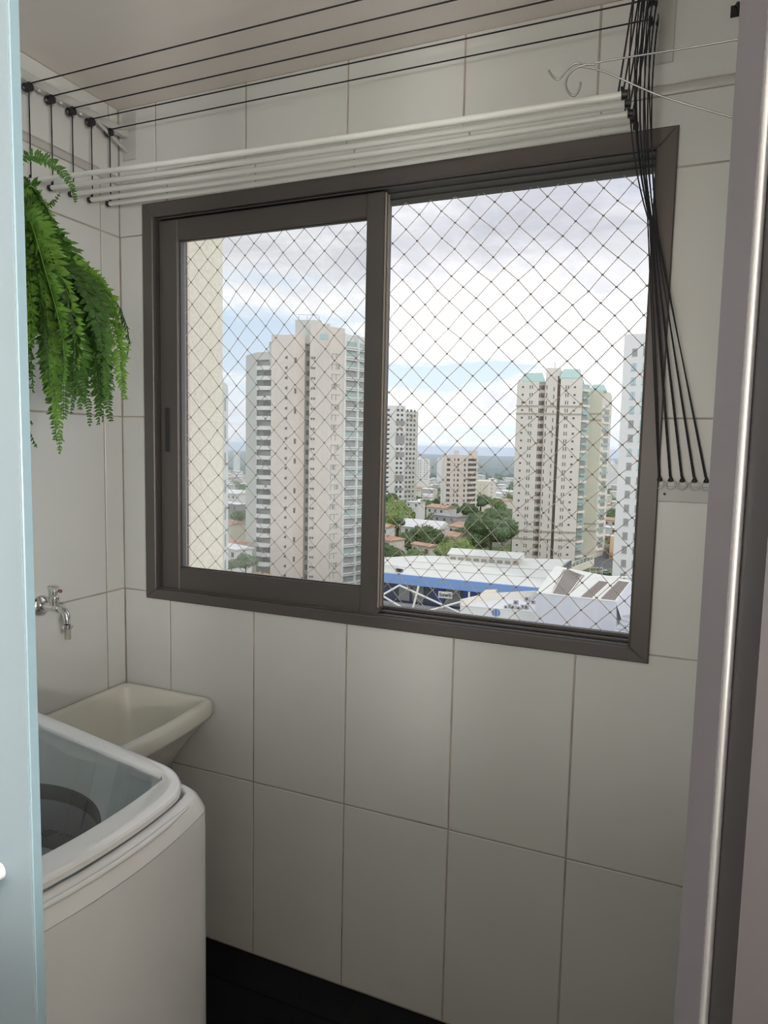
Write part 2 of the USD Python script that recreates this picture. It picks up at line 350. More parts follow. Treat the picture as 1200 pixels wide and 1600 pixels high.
KF = mat('kitchen_floor', (0.05, 0.045, 0.042), rough=0.4)
obj('floor', MB().box(KX0, KX1, KY, DOORY - .05, -.0105, -.004), KF, kind='structure')
obj('wall_south', MB().box(KX0, KX1, KY - .12, KY, -.03, CEIL + .1), KW, kind='structure')
obj('wall_kitchen_west', MB().box(KX0 - .12, KX0, KY, DOORY - .05, -.03, CEIL + .1), KW, kind='structure')
obj('wall_kitchen_east', MB().box(KX1, KX1 + .12, KY, DOORY - .05, -.03, CEIL + .1), KW, kind='structure')
obj('wall_partition', MB().box(KX0, -.15, DOORY - .05, DOORY + .05, -.03, CEIL + .1).box(RX + .15, KX1, DOORY - .05, DOORY + .05, -.03, CEIL + .1), KW, kind='structure')

# ------------------------------------------------------------------ the window
w1 = thing('window_1', kind='structure')
CO = 0.045
def casing(pts):
    m = MB(); P = V(pts)
    R = [np.c_[P[:, 0], 0 * P[:, 0] + y, P[:, 1]] for y in (0.003, -0.010)]
    ins = P.mean(0) + (P - P.mean(0)) * [1 - .003 / max(np.ptp(P[:, 0]), .01) * 2, 1 - .003 / max(np.ptp(P[:, 1]), .01) * 2]
    R.append(np.c_[ins[:, 0], 0 * ins[:, 0] - .0125, ins[:, 1]])
    m.rings(R); m = m.get(); m.fix_normals(); return m
ox0, ox1, oz0, oz1 = 0.1005, 1.648, 1.1195, 2.368
ix0, ix1, iz0, iz1 = WX0 + .002, WX1, 1.153, 2.325
obj('casing', casing([(ox0, oz0), (ix0, iz0), (ix0, iz1), (ox0, oz1)]), BRONZE, w1)
obj('casing', casing([(ox1, oz0), (ox1, oz1), (ix1, iz1), (ix1, iz0)]), BRONZE, w1)
obj('casing', casing([(ox0, oz1), (ix0, iz1), (ix1, iz1), (ox1, oz1)]), BRONZE, w1)
obj('casing', casing([(ox0, oz0), (ox1, oz0), (ix1, iz0), (ix0, iz0)]), BRONZE, w1)
# frame lining with tracks: stepped head and sill, the clear opening seen lies at y = .10
b = MB()
FZT, FZB = 2.322, 1.164
b.box(ix0, ix1, 0.0, T, iz1, WZ1); b.box(ix0, ix1, 0.0, T, WZ0, iz0 - .003)
b.box(ix0, ix0 + .004, 0.0, T, iz0, iz1); b.box(ix1 - .003, ix1, 0.0, T, iz0, iz1)
obj('frame', b, BRONZE2, w1)
for y in (0.003, 0.050, 0.096):
    obj('track', MB().box(ix0 + .004, ix1 - .003, y, y + .005, iz0 - .003, iz0 + (.006 if y > .09 else .004), .001), BRONZE, w1)
    obj('track', MB().box(ix0 + .004, ix1 - .003, y, y + .005, iz1 - .004, iz1, .001), BRONZE, w1)
def sash(name, x0, x1, y0, y1, z0, z1, sl, sr, rt, rb, label=None):
    fr = tag(UsdGeom.Xform.Define(stage, path_for('sash', w1)), label)
    c = .0025
    obj('stile', MB().box(x0, x0 + sl, y0, y1, z0, z1, c), BRONZE, fr); obj('stile', MB().box(x1 - sr, x1, y0, y1, z0, z1, c), BRONZE, fr)
    obj('rail', MB().box(x0 + sl, x1 - sr, y0, y1, z1 - rt, z1, c), BRONZE, fr); obj('rail', MB().box(x0 + sl, x1 - sr, y0, y1, z0, z0 + rb, c), BRONZE, fr)
    yg = (y0 + y1) / 2
    obj('glass_pane', MB().box(x0 + sl - .006, x1 - sr + .006, yg - .002, yg + .002, z0 + rb - .006, z1 - rt + .006), GLASS, fr)
    g = MB(); xa, xb, za, zb = x0 + sl, x1 - sr, z0 + rb, z1 - rt
    rr = 0.006
    for (p, q) in (((xa, za), (xb, za)), ((xb, za), (xb, zb)), ((xb, zb), (xa, zb)), ((xa, zb), (xa, za))):
        g.bar([p[0], yg - .004, p[1]], [q[0], yg - .004, q[1]], .0028, 6)
    obj('glazing_bead', g, GASKET, fr)
    return fr
s1 = sash('inner', 0.147, 0.917, 0.012, 0.046, 1.152, 2.319, 0.070, 0.053, 0.063, 0.074, 'inner sash, parked at the left')
obj('finger_pull', MB().box(0.166, 0.186, 0.0095, 0.0125, 1.60, 1.74, .001), GASKET, s1)
s2 = sash('outer', 0.150, 0.906, 0.060, 0.092, 1.152, 2.319, 0.034, 0.060, 0.040, 0.058, 'outer sash, slid behind the inner one')
obj('brush_strip', MB().box(0.9175, 0.9215, 0.016, 0.020, 1.172, 2.316), BRUSH, s1)
obj('brush_strip', MB().box(0.9175, 0.9215, 0.034, 0.039, 1.172, 2.316), BRUSH, s1)

# the safety net outside the window
nrng = np.random.default_rng(3)
NY = 0.135
def net():
    px, pz, ax, az = 0.0725, 0.0725, 1.219, 2.187
    X0, X1, Z0, Z1 = WX0 + .006, WX1 - .006, WZ0 + .004, WZ1 - .004
    warp = lambda P: P + np.c_[0.006 * np.sin(5.1 * P[:, 0] + 3.3 * P[:, 1]) + .003 * np.sin(13 * P[:, 1] + 4 * P[:, 0]), 0.007 * np.sin(4.3 * P[:, 0] - 2.7 * P[:, 1] + 1) + .003 * np.sin(17 * P[:, 0])]
    cords, knots = MB(), MB()
    I = range(-36, 36); nodes = {}
    for i in I:
        for j in I:
            if (i + j) % 2: continue
            p = warp(V([[ax + i * px / 2, az + j * pz / 2]]))[0] + nrng.normal(0, .0016, 2)
            nodes[(i, j)] = p
    inside = lambda p: X0 < p[0] < X1 and Z0 < p[1] < Z1
    def clip(p, q):
        l = LineString([p, q]).intersection(Polygon([(X0, Z0), (X1, Z0), (X1, Z1), (X0, Z1)]))
        return None if l.is_empty or l.geom_type != 'LineString' else V(l.coords)
    for (i, j), p in nodes.items():
        for di in (1, -1):
            q = nodes.get((i + di, j + 1))
            if q is None: continue
            s = clip(p, q)
            if s is None: continue
            o = .0012 * di
            cords.bar([s[0][0], NY + o, s[0][1]], [s[-1][0], NY + o, s[-1][1]], .00095, 5, cap=False)
        if inside(p): knots.sphere([p[0], NY, p[1]], .0029, 1, (1.25, 1.0, .85))
    for (p, q) in (((X0, Z0), (X1, Z0)), ((X1, Z0), (X1, Z1)), ((X1, Z1), (X0, Z1)), ((X0, Z1), (X0, Z0))):
        cords.bar([p[0], NY, p[1]], [q[0], NY, q[1]], .0022, 6)
    t = thing('safety_net', 'diamond mesh safety net of thin cord stretched across the open window', 'net')
    obj('mesh_cord', cords, NETM, t, smooth=True, kind='stuff'); obj('knots', knots, NETK, t, smooth=True, kind='stuff')
    for x in np.linspace(X0 + .05, X1 - .05, 8):
        for z, s in ((Z0, -1), (Z1, 1)): obj('hook', MB().bar([x, NY, z + s * .004], [x, NY, z - s * .003], .0022, 6), NETK, t)
net()

# ------------------------------------------------------------------ the ceiling airer: arms, pulleys, cords, five rods and their cleat
AX = 0.036
PY = [on(x, y, 0, AX)[1] for x, y in [(43, 128), (78, 151), (111, 172), (141, 191), (170, 210)]]
PZ = 2.565
RODZ = [(2.325, 2.288), (2.331, 2.304), (2.338, 2.316), (2.345, 2.335), (2.356, 2.350)]
RX0, RX1 = 0.030, 1.560
airer = thing('wall_airer', 'white wall-mounted clothes airer with black cords and pulleys under the ceiling, its rods aside', 'clothes airer')
for x in (AX, 1.585):
    b = MB(); b.box(x - .012, x + .012, PY[0] - .03, -.006, PZ + .010, PZ + .034, .003)
    a = obj('arm', b, CLEARP, airer)
    obj('wall_plate', MB().box(x - .016, x + .042, -.006, -.0007, PZ - .055, PZ + .085, .002), CLEARP, a)
    obj('stay', MB().bar([x + .004, -.006, PZ - .03], [x + .004, -.13, PZ + .012], .005, 6), CLEARP, a)
    for y in PY:
        pl = MB(); M = axis_M([x - .010, y, PZ], [1, 0, 0])
        pl.lathe([(.006, -.001), (.0115, .0), (.0115, .004), (.008, .007), (.008, .013), (.0115, .016), (.0115, .020), (.006, .021)], 16, M)
        obj('pulley', pl, BLACKP, airer, smooth=35)
        for q in (-.035,):
            obj('rivet', MB().sphere([x, y + q, PZ + .008], .0042, 1), ROD, airer)
CLX = [1.650, 1.674, 1.699, 1.725, 1.750]; CLZ = 1.560
for k, y in enumerate(PY):
    zl, zr = RODZ[k]
    xl, xr = RX0 + .010, RX1 - .012
    c = MB()
    # lift cord of the left end: from the rod up over the left pulley, across to the right pulley and down to the cleat
    top = PZ + .008
    c.bar([xl, y, zl + .006], [xl, y, PZ], .0017, 6)
    c.bar([AX + .008, y, top], [1.585, y, top - .003], .0017, 6)
    end = V([CLX[k], -.013, CLZ + .014])
    knot = on(994 + 6 * k, 150 + 8 * k, 1, -.20 + .02 * k); mid = on(1015 + 3 * k, 345 + 6 * k, 1, -.055 + .004 * k)
    way = np.vstack([spline([[1.594, y, PZ], knot, mid], 16), spline([mid, mid * .5 + end * .5, end], 12)[1:]])
    c.tube(way, .0017, 6)
    c.bar([xr, y, zr + .006], [1.578, y, PZ], .0018, 6)
    knot2 = on(984 + 8 * k, 165 + 6 * k, 1, -.22 + .025 * k); mid2 = on(1012 + 4 * k, 340 + 5 * k, 1, -.060 + .004 * k)
    way2 = np.vstack([spline([[1.578, y, PZ], knot2, mid2], 16), spline([mid2, mid2 * .5 + end * .5 + V([-.002, 0, 0]), end + V([-.003, .002, 0.0])], 12)[1:]])
    c.tube(way2, .0015, 6)
    obj('lift_cord', c, CORD, airer, smooth=True)
names = ['farthest from the window, highest lying in view', 'second from the room side', 'middle of the five', 'second from the window', 'nearest the window and its frame']
for k, y in enumerate(PY):
    zl, zr = RODZ[k]
    t = thing('airer_rod', 'white tubular airer rod, %s' % names[k], 'drying rod', group=None)
    n = 24; xs = np.linspace(RX0, RX1, n); sag = -.006 * np.sin((xs - RX0) / (RX1 - RX0) * PI)
    b = MB(); b.tube(np.c_[xs, 0 * xs + y, zl + (zr - zl) * (xs - RX0) / (RX1 - RX0) + sag], .0069, 14)
    obj('tube', b, ROD, t, smooth=50)
    for x, z, s in ((RX0, zl, -1), (RX1, zr, 1)):
        M = axis_M([x + s * .004, y, z], [-s, 0, 0])
        obj('end_cap', MB().lathe([(.005, -.002), (.0084, -.001), (.0086, .008), (.0078, .010)], 14, M).bar([x - s * .006, y, z + .006], [x - s * .006, y, z + .015], .0025, 6), BLACKP, t, smooth=40)
cl = thing('cord_cleat', 'milky plastic cord cleat with five round hooks on the wall right of the window', 'cleat')
obj('plate', MB().box(1.643, 1.757, -.006, -.0007, 1.515, 1.553, .0015), CLEARP, cl)
for x in CLX:
    t = np.linspace(0.1 * PI, 2.9 * PI / 1.0, 2); a = np.linspace(.15 * PI, 1.85 * PI, 18) + PI / 2
    obj('hook', MB().tube(np.c_[x + .0105 * np.cos(a), 0 * a - .009, 1.556 + .0105 * np.sin(a)], .0024, 6), CLEARP, cl, smooth=True)
    obj('cord_end', MB().lathe([(.0015, .016), (.0062, .008), (.0066, .004), (.002, .002)], 10, axis_M([x, -.013, CLZ], [0, 0, 1])), BLACKP, cl, smooth=40)
obj('screw', MB().lathe([(.003, 0), (.003, .002), (.001, .003)], 8, axis_M([1.662, -.006, 1.533], [0, -1, 0])), PRINT, cl)
hk = thing('wall_hook', 'small black plastic hook on the tiles at the top right corner', 'hook')
obj('plate', MB().box(1.738, 1.763, -.005, -.0007, 2.580, 2.604, .001), BLACKP, hk)
obj('prong', MB().tube(spline([[1.750, -.004, 2.600], [1.752, -.016, 2.598], [1.755, -.022, 2.585], [1.760, -.026, 2.600]], 12), .0045, 6), BLACKP, hk, smooth=True)

# wire coat hanger, lying out over the room from a peg on the right wall
HY = -0.42
def hp(x, y, dy=0.0): return on(x, y, 1, HY + dy)
hg = thing('wire_hanger', 'bare metal wire coat hanger lying on its side by the airer cords', 'coat hanger')
apex = hp(906, 104)
a1 = hp(1150, 62, -.02); a2 = hp(1146, 184, .02)
ext = lambda a, b, f: b + (b - a) * f
e1, e2 = ext(apex, a1, .22), ext(apex, a2, .22)
arm1 = spline([apex, hp(960, 93), hp(1050, 79, -.01), a1, e1], 24); arm2 = spline([apex, hp(930, 108), hp(1005, 139, .01), a2, e2], 24)
obj('shoulder', MB().tube(arm1, .0016, 8), WIRE, hg, smooth=True); obj('shoulder', MB().tube(arm2, .0016, 8), WIRE, hg, smooth=True)
obj('bar', MB().tube(spline([e1, (e1 + e2) / 2 + V([.004, 0, 0]), e2], 12), .0016, 8), WIRE, hg, smooth=True)
obj('hook', MB().tube(spline([hp(x, y) for x, y in [(930, 101), (908, 103), (893, 112), (884, 128), (888, 144), (897, 150), (904, 142), (907, 129)]], 34), .0019, 8), WIRE, hg, smooth=True)
obj('tail', MB().tube(spline([hp(x, y, .006) for x, y in [(915, 101), (893, 103), (880, 117), (872, 124), (864, 120), (857, 110)]], 26), .0019, 8), WIRE, hg, smooth=True)
pk = thing('wall_peg', 'white peg on the right wall that holds the wire hanger', 'peg')
pm = (e1 + e2) / 2
obj('stem', MB().bar([RX, pm[1], pm[2] - .004], [pm[0] - .012, pm[1], pm[2] - .004], .004, 8), ROD, pk)

# ------------------------------------------------------------------ the tap
tp = thing('tap', 'chrome garden tap with cross handle on the left wall above the sink', 'tap', (0, -.335, 1.148))
ch = MB(); X = axis_M([0, 0, 0], [1, 0, 0])
obj('escutcheon', MB().lathe([(.031, .0005), (.031, .003), (.026, .010), (.016, .014), (.0145, .012)], 28, X), CHROME, tp, smooth=40)
b = MB(); b.lathe([(.0125, .010), (.0125, .040), (.0135, .044), (.0135, .070), (.011, .074)], 20, X)
b.tube(spline([[.060, 0, 0], [.082, 0, -.001], [.097, 0, -.010], [.103, 0, -.026], [.1045, 0, -.040]], 14), .0098, 14)
b.lathe([(.0105, .004), (.0125, .012), (.0125, .030), (.0105, .034)], 18, axis_M([.056, 0, 0], [0, 0, 1]))
obj('body', b, CHROME, tp, smooth=40)
b = MB(); b.lathe([(.006, .030), (.006, .036), (.0095, .038), (.0105, .050), (.0085, .055)], 16, axis_M([.056, 0, 0], [0, 0, 1]))
hd = obj('handle', b, CHROME, tp, smooth=40)
obj('lever', MB().bar([.030, .006, .0535], [.082, -.006, .0535], .0042, 10), CHROME, hd, smooth=40)
obj('lever_tip', MB().bar([.082, -.006, .0535], [.091, -.008, .0535], .005, 10), mat('tip_red', (.25, .11, .08), .5), hd)
b = MB(); b.lathe([(.0115, 0), (.014, .002), (.014, .012), (.0115, .014)], 16, axis_M([.1045, 0, -.056], [0, 0, 1])); b.box(.084, .125, -.0035, .0035, -.0485, -.0435, .001)
obj('hose_ring', b, CHROME, tp, smooth=40)
obj('nozzle', MB().lathe([(.0085, -.086), (.0085, -.056), (.0098, -.054)], 14, axis_M([.1045, 0, 0], [0, 0, 1])), NOZZLE, tp, smooth=40)

# ------------------------------------------------------------------ the laundry sink
def sink():
    t = thing('laundry_sink', 'white ceramic laundry sink in the corner below the tap', 'sink')
    SY = -0.560
    def outline(ins=0.0, k=0.0, n=88):
        # plan: wall side x=0, window-wall side y=0, bowed front; ins: inset, k: how far the bow is pulled in
        x0, y1, y0 = .002 + ins, -.004 - ins, SY + ins
        f = lambda y: .392 - .30 * (y + .28) ** 2 - ins - k
        P = [(x0, y1)]
        ys = np.linspace(y1, y0, 30)
        fr = [(f(y), y) for y in ys]
        P += [(x0 + (fr[0][0] - x0) * s, y1) for s in (.25, .5, .75)] + fr + [(x0 + (fr[-1][0] - x0) * s, y0) for s in (.75, .5, .25)] + [(x0, y0)]
        Q = Polygon(P).buffer(-.022, join_style=1).buffer(.022, join_style=1)
        L = Q.exterior; c0 = L.project(__import__('shapely').Point(x0, (y0 + y1) / 2))
        pts = [L.interpolate((c0 + L.length * i / n) % L.length) for i in range(n)]
        p = V([(q.x, q.y) for q in pts])
        if np.sum(p[:, 0] * np.roll(p[:, 1], -1) - np.roll(p[:, 0], -1) * p[:, 1]) < 0: p = np.roll(p[::-1], 1, axis=0)
        return p
    def ring(ins, k, z): p = outline(ins, k); return np.c_[p, np.full(len(p), z)]
    R = [ring(.075, .10, .560), ring(.05, .085, .60), ring(.024, .05, .690), ring(.006, .020, .748), ring(.001, .006, .764), ring(.0, .0, .776), ring(.0, 0, .806), ring(.003, .001, .816), ring(.008, .002, .821), ring(.016, .004, .822), ring(.024, .006, .819), ring(.029, .010, .810)]
    # the bowl: sloping washboard at the wall side, deeper towards the front
    for q, (ins, k, z) in enumerate([(.034, .014, .79), (.045, .02, .74), (.065, .03, .66), (.095, .03, .625), (.115, .035, .618)]):
        r = ring(ins, k, z); s = np.clip(1 - (r[:, 0] - .02) / .16, 0, 1)
        r[:, 2] = r[:, 2] + (.822 - r[:, 2]) * .42 * s * (q > 0); R.append(r)
    m = MB().rings(R).get(); m.fix_normals()
    obj('basin', m, CERAMIC, t, smooth=45)
    obj('drain', MB().lathe([(.022, .640), (.026, .641), (.026, .643), (.012, .641)], 18, axis_M([.22, -.28, 0], [0, 0, 1])), CHROME, t, smooth=40)
    b = MB(); b.lathe([(.018, .30), (.018, .575)], 14, axis_M([.16, -.28, 0], [0, 0, 1])); b.tube(spline([[.16, -.28, .32], [.16, -.28, .24], [.10, -.28, .22], [.04, -.28, .30], [-.004, -.28, .32]], 20), .018, 12)
    obj('drain_pipe', b, ROD, t, smooth=40)
    obj('bracket', MB().box(.0005, .24, -.10, -.07, .52, .60, .004), CERAMIC, t); obj('bracket', MB().box(.0005, .24, -.49, -.46, .52, .60, .004), CERAMIC, t)
sink()

# ------------------------------------------------------------------ the washing machine
WY0, WY1, WYC = -1.195, -0.585, -0.89
def wfront(y): return .807 - .43 * (y - WYC) ** 2 + .07 * (y - WYC)
def woutline(ins, rear, rad, n=120, front=0.0):
    y0, y1 = WY0 + ins, WY1 - ins
    ys = np.linspace(y1, y0, 40)
    P = [(rear, y0), (rear, y1)] + [(wfront(y) - ins - front, y) for y in ys]
    Q = Polygon(P).buffer(-rad, join_style=1, quad_segs=12).buffer(rad, join_style=1, quad_segs=12).exterior
    c0 = Q.project(__import__('shapely').Point(rear, WYC))
    p = V([[q.x, q.y] for q in (Q.interpolate((c0 + Q.length * i / n) % Q.length) for i in range(n))])
    if np.sum(p[:, 0] * np.roll(p[:, 1], -1) - np.roll(p[:, 0], -1) * p[:, 1]) < 0: p = np.roll(p[::-1], 1, axis=0)
    return p
def ztop(x): return .893 + .14 * (.74 - x)
def washer():
    t = thing('washing_machine', 'white top-loading washing machine with dark glass lid by the sink', 'washing machine')
    REAR = .14
    def ring(ins, dz=None, z=None, rad=.03, rear=REAR, front=0.0):
        p = woutline(ins, rear, rad, front=front); return np.c_[p, (ztop(p[:, 0]) + dz) if z is None else np.full(len(p), z)]
    R = [ring(.012, z=.020), ring(.0, z=.035), ring(.0, dz=-.046), ]
    m = MB().rings(R, cap0=True, cap1=False).get(); m.fix_normals(); obj('cabinet', m, WHITE, t, smooth=50)
    R = [ring(.0005, dz=-.0455), ring(.004, dz=-.036), ring(.010, dz=-.022), ring(.015, dz=-.012), ring(.021, dz=-.006), ring(.030, dz=-.004), ring(.036, dz=-.006), ring(.037, dz=-.05)]
    obj('top_cover', MB().rings(R, False, False).get(), WHITE, t, smooth=40)
    # lid: a framed pane, slightly domed
    LR = .19
    def lring(ins, dz, rad=.035, fr=0.0): return ring(ins, dz=dz, rad=rad, rear=LR + ins - .024, front=fr)
    rim = [lring(.040, .0035, .09, .006), lring(.022, .0035, .10, .006), lring(.019, .006, .10, .006), lring(.0185, .016, .10, .006), lring(.021, .021, .10, .006), lring(.026, .0235, .10, .006), lring(.040, .0245, .09, .006)]
    inn = [lring(.050, .0205, .02, .028), lring(.0545, .0185, .012, .030), lring(.056, .008, .012, .030)]
    lid = obj('lid', MB().rings(rim + inn, False, False).get(), WHITE2, t, smooth=24)
    g = woutline(.0545, LR + .031, .012, front=.0295); zz = ztop(g[:, 0])
    up = np.c_[g, zz + .0150]; dn = np.c_[g, zz + .0110]
    obj('lid_glass', MB().rings([dn, up]).get(), LIDGLASS, lid)
    lip = woutline(.010, REAR, .035)
    k = [i for i in range(len(lip)) if lip[i, 0] > .66 and -1.12 < lip[i, 1] < -.655]
    pl = V([[lip[i, 0] - .002, lip[i, 1], ztop(lip[i, 0]) - .012] for i in k]); pl = pl[np.argsort(pl[:, 1])]
    obj('lid_handle', MB().tube(pl, np.interp(np.arange(len(pl)), [0, 4, len(pl) - 5, len(pl) - 1], [.002, .006, .006, .002]), 10), WHITE, lid, smooth=True)
    # hood behind the lid with its control panel
    b = MB(); b.box(REAR + .004, LR - .006, WY0 + .02, WY1 - .018, .93, 1.005, .012); hood = obj('control_panel', b, WHITE, t, smooth=30)
    obj('dial', MB().lathe([(.03, 0), (.027, .018), (.01, .02)], 20, axis_M([LR - .05, -.80, 1.004], [0, 0, 1])), TUBGREY, hood, smooth=40)
    # inside: funnel, black rim, steel drum and the pulsator
    HC = V([.42, -.89]); HR = .256
    o = woutline(.034, LR + .02, .02); n = len(o); ang = np.arctan2(o[:, 1] - HC[1], o[:, 0] - HC[0])
    circ = lambda r, z: np.c_[HC[0] + r * np.cos(ang), HC[1] + r * np.sin(ang), np.full(n, z)]
    o3 = np.c_[o, ztop(o[:, 0]) - .02]
    # keep the hole inside the cabinet
    lim = np.minimum(HR, np.hypot(o[:, 0] - HC[0], o[:, 1] - HC[1]) - .004)
    hole = lambda r, z: np.c_[HC[0] + np.minimum(lim, r) * np.cos(ang), HC[1] + np.minimum(lim, r) * np.sin(ang), np.full(n, z)]
    obj('tub_cover', MB().rings([o3, o3 * .5 + hole(HR, .826) * .5 + [0, 0, -.01], hole(HR, .824)], False, False).get(), TUBGREY, t, smooth=50)
    obj('tub_rim', MB().rings([hole(HR, .824), hole(HR - .004, .822), hole(HR - .004, .79), hole(HR + .0, .785)], False, False).get(), DRUMRIM, t)
    drum = obj('drum', MB().rings([hole(HR - .001, .786), hole(HR - .006, .50)], False, False).get(), DRUM, t, smooth=50)
    obj('drum_floor', MB().lathe([(.262, .495), (.262, .50), (.02, .505)], 40, axis_M([*HC, 0], [0, 0, 1])), DRUM, t)
    PZ0 = .705
    pu = obj('pulsator', MB().lathe([(.215, .505), (.215, PZ0 - .02), (.207, PZ0 - .004), (.195, PZ0), (.10, PZ0 + .006), (.02, PZ0 + .008)], 48, axis_M([*HC, 0], [0, 0, 1])), IMPELL, t, smooth=40)
    E = on(78, 1298, 2, PZ0 + .005); Eb = on(110, 1298, 2, PZ0 + .005); u = (Eb - E)[:2]; u /= np.linalg.norm(u); w = V([-u[1], u[0]])
    P3 = lambda a, c, z=PZ0 + .0075: np.r_[E[:2] + u * a + w * c, z]
    b = MB(); q = .026
    dm = [(q * 1.05, 0), (0, q * 1.1), (-q * 1.05, 0), (0, -q * 1.1)]
    for (a, c), (d, e) in zip(dm, dm[1:] + dm[:1]): b.bar(P3(a, c), P3(d, e), .0022, 6)
    ar = np.linspace(0, 2 * PI, 19); b.tube([P3(.0125 * math.cos(x), .0125 * math.sin(x)) for x in ar], .0016, 6)
    for x in (PI / 2, PI / 2 + 2.1, PI / 2 - 2.1): b.bar(P3(0, 0), P3(.0125 * math.cos(x), .0125 * math.sin(x)), .0018, 6)
    obj('emblem', b, PRINT, pu)
    tx = meshkit.text_mesh('Electrolux', .012, .0012)
    T2 = np.eye(4); T2[:2, 0], T2[:2, 1] = u, w; T2[:3, 3] = P3(.030, -.028); tx.apply_transform(T2); obj('lettering', tx, PRINT, pu)
    for x in (.22, .70):
        for y in (WY0 + .08, WY1 - .08): obj('foot', MB().lathe([(.022, -.008), (.022, .012), (.012, .025)], 12, axis_M([x, y, 0], [0, 0, 1])), BLACKP, t)
    # the little dark print low on the front panel
    for q2 in range(4):
        z = .30 + .013 * q2; y = -1.03 - .002 * (q2 % 2)
        obj('label_print', MB().box(wfront(y) - .001, wfront(y) + .0006, y - .004, y + .005, z, z + .006), PRINT, t)
washer()

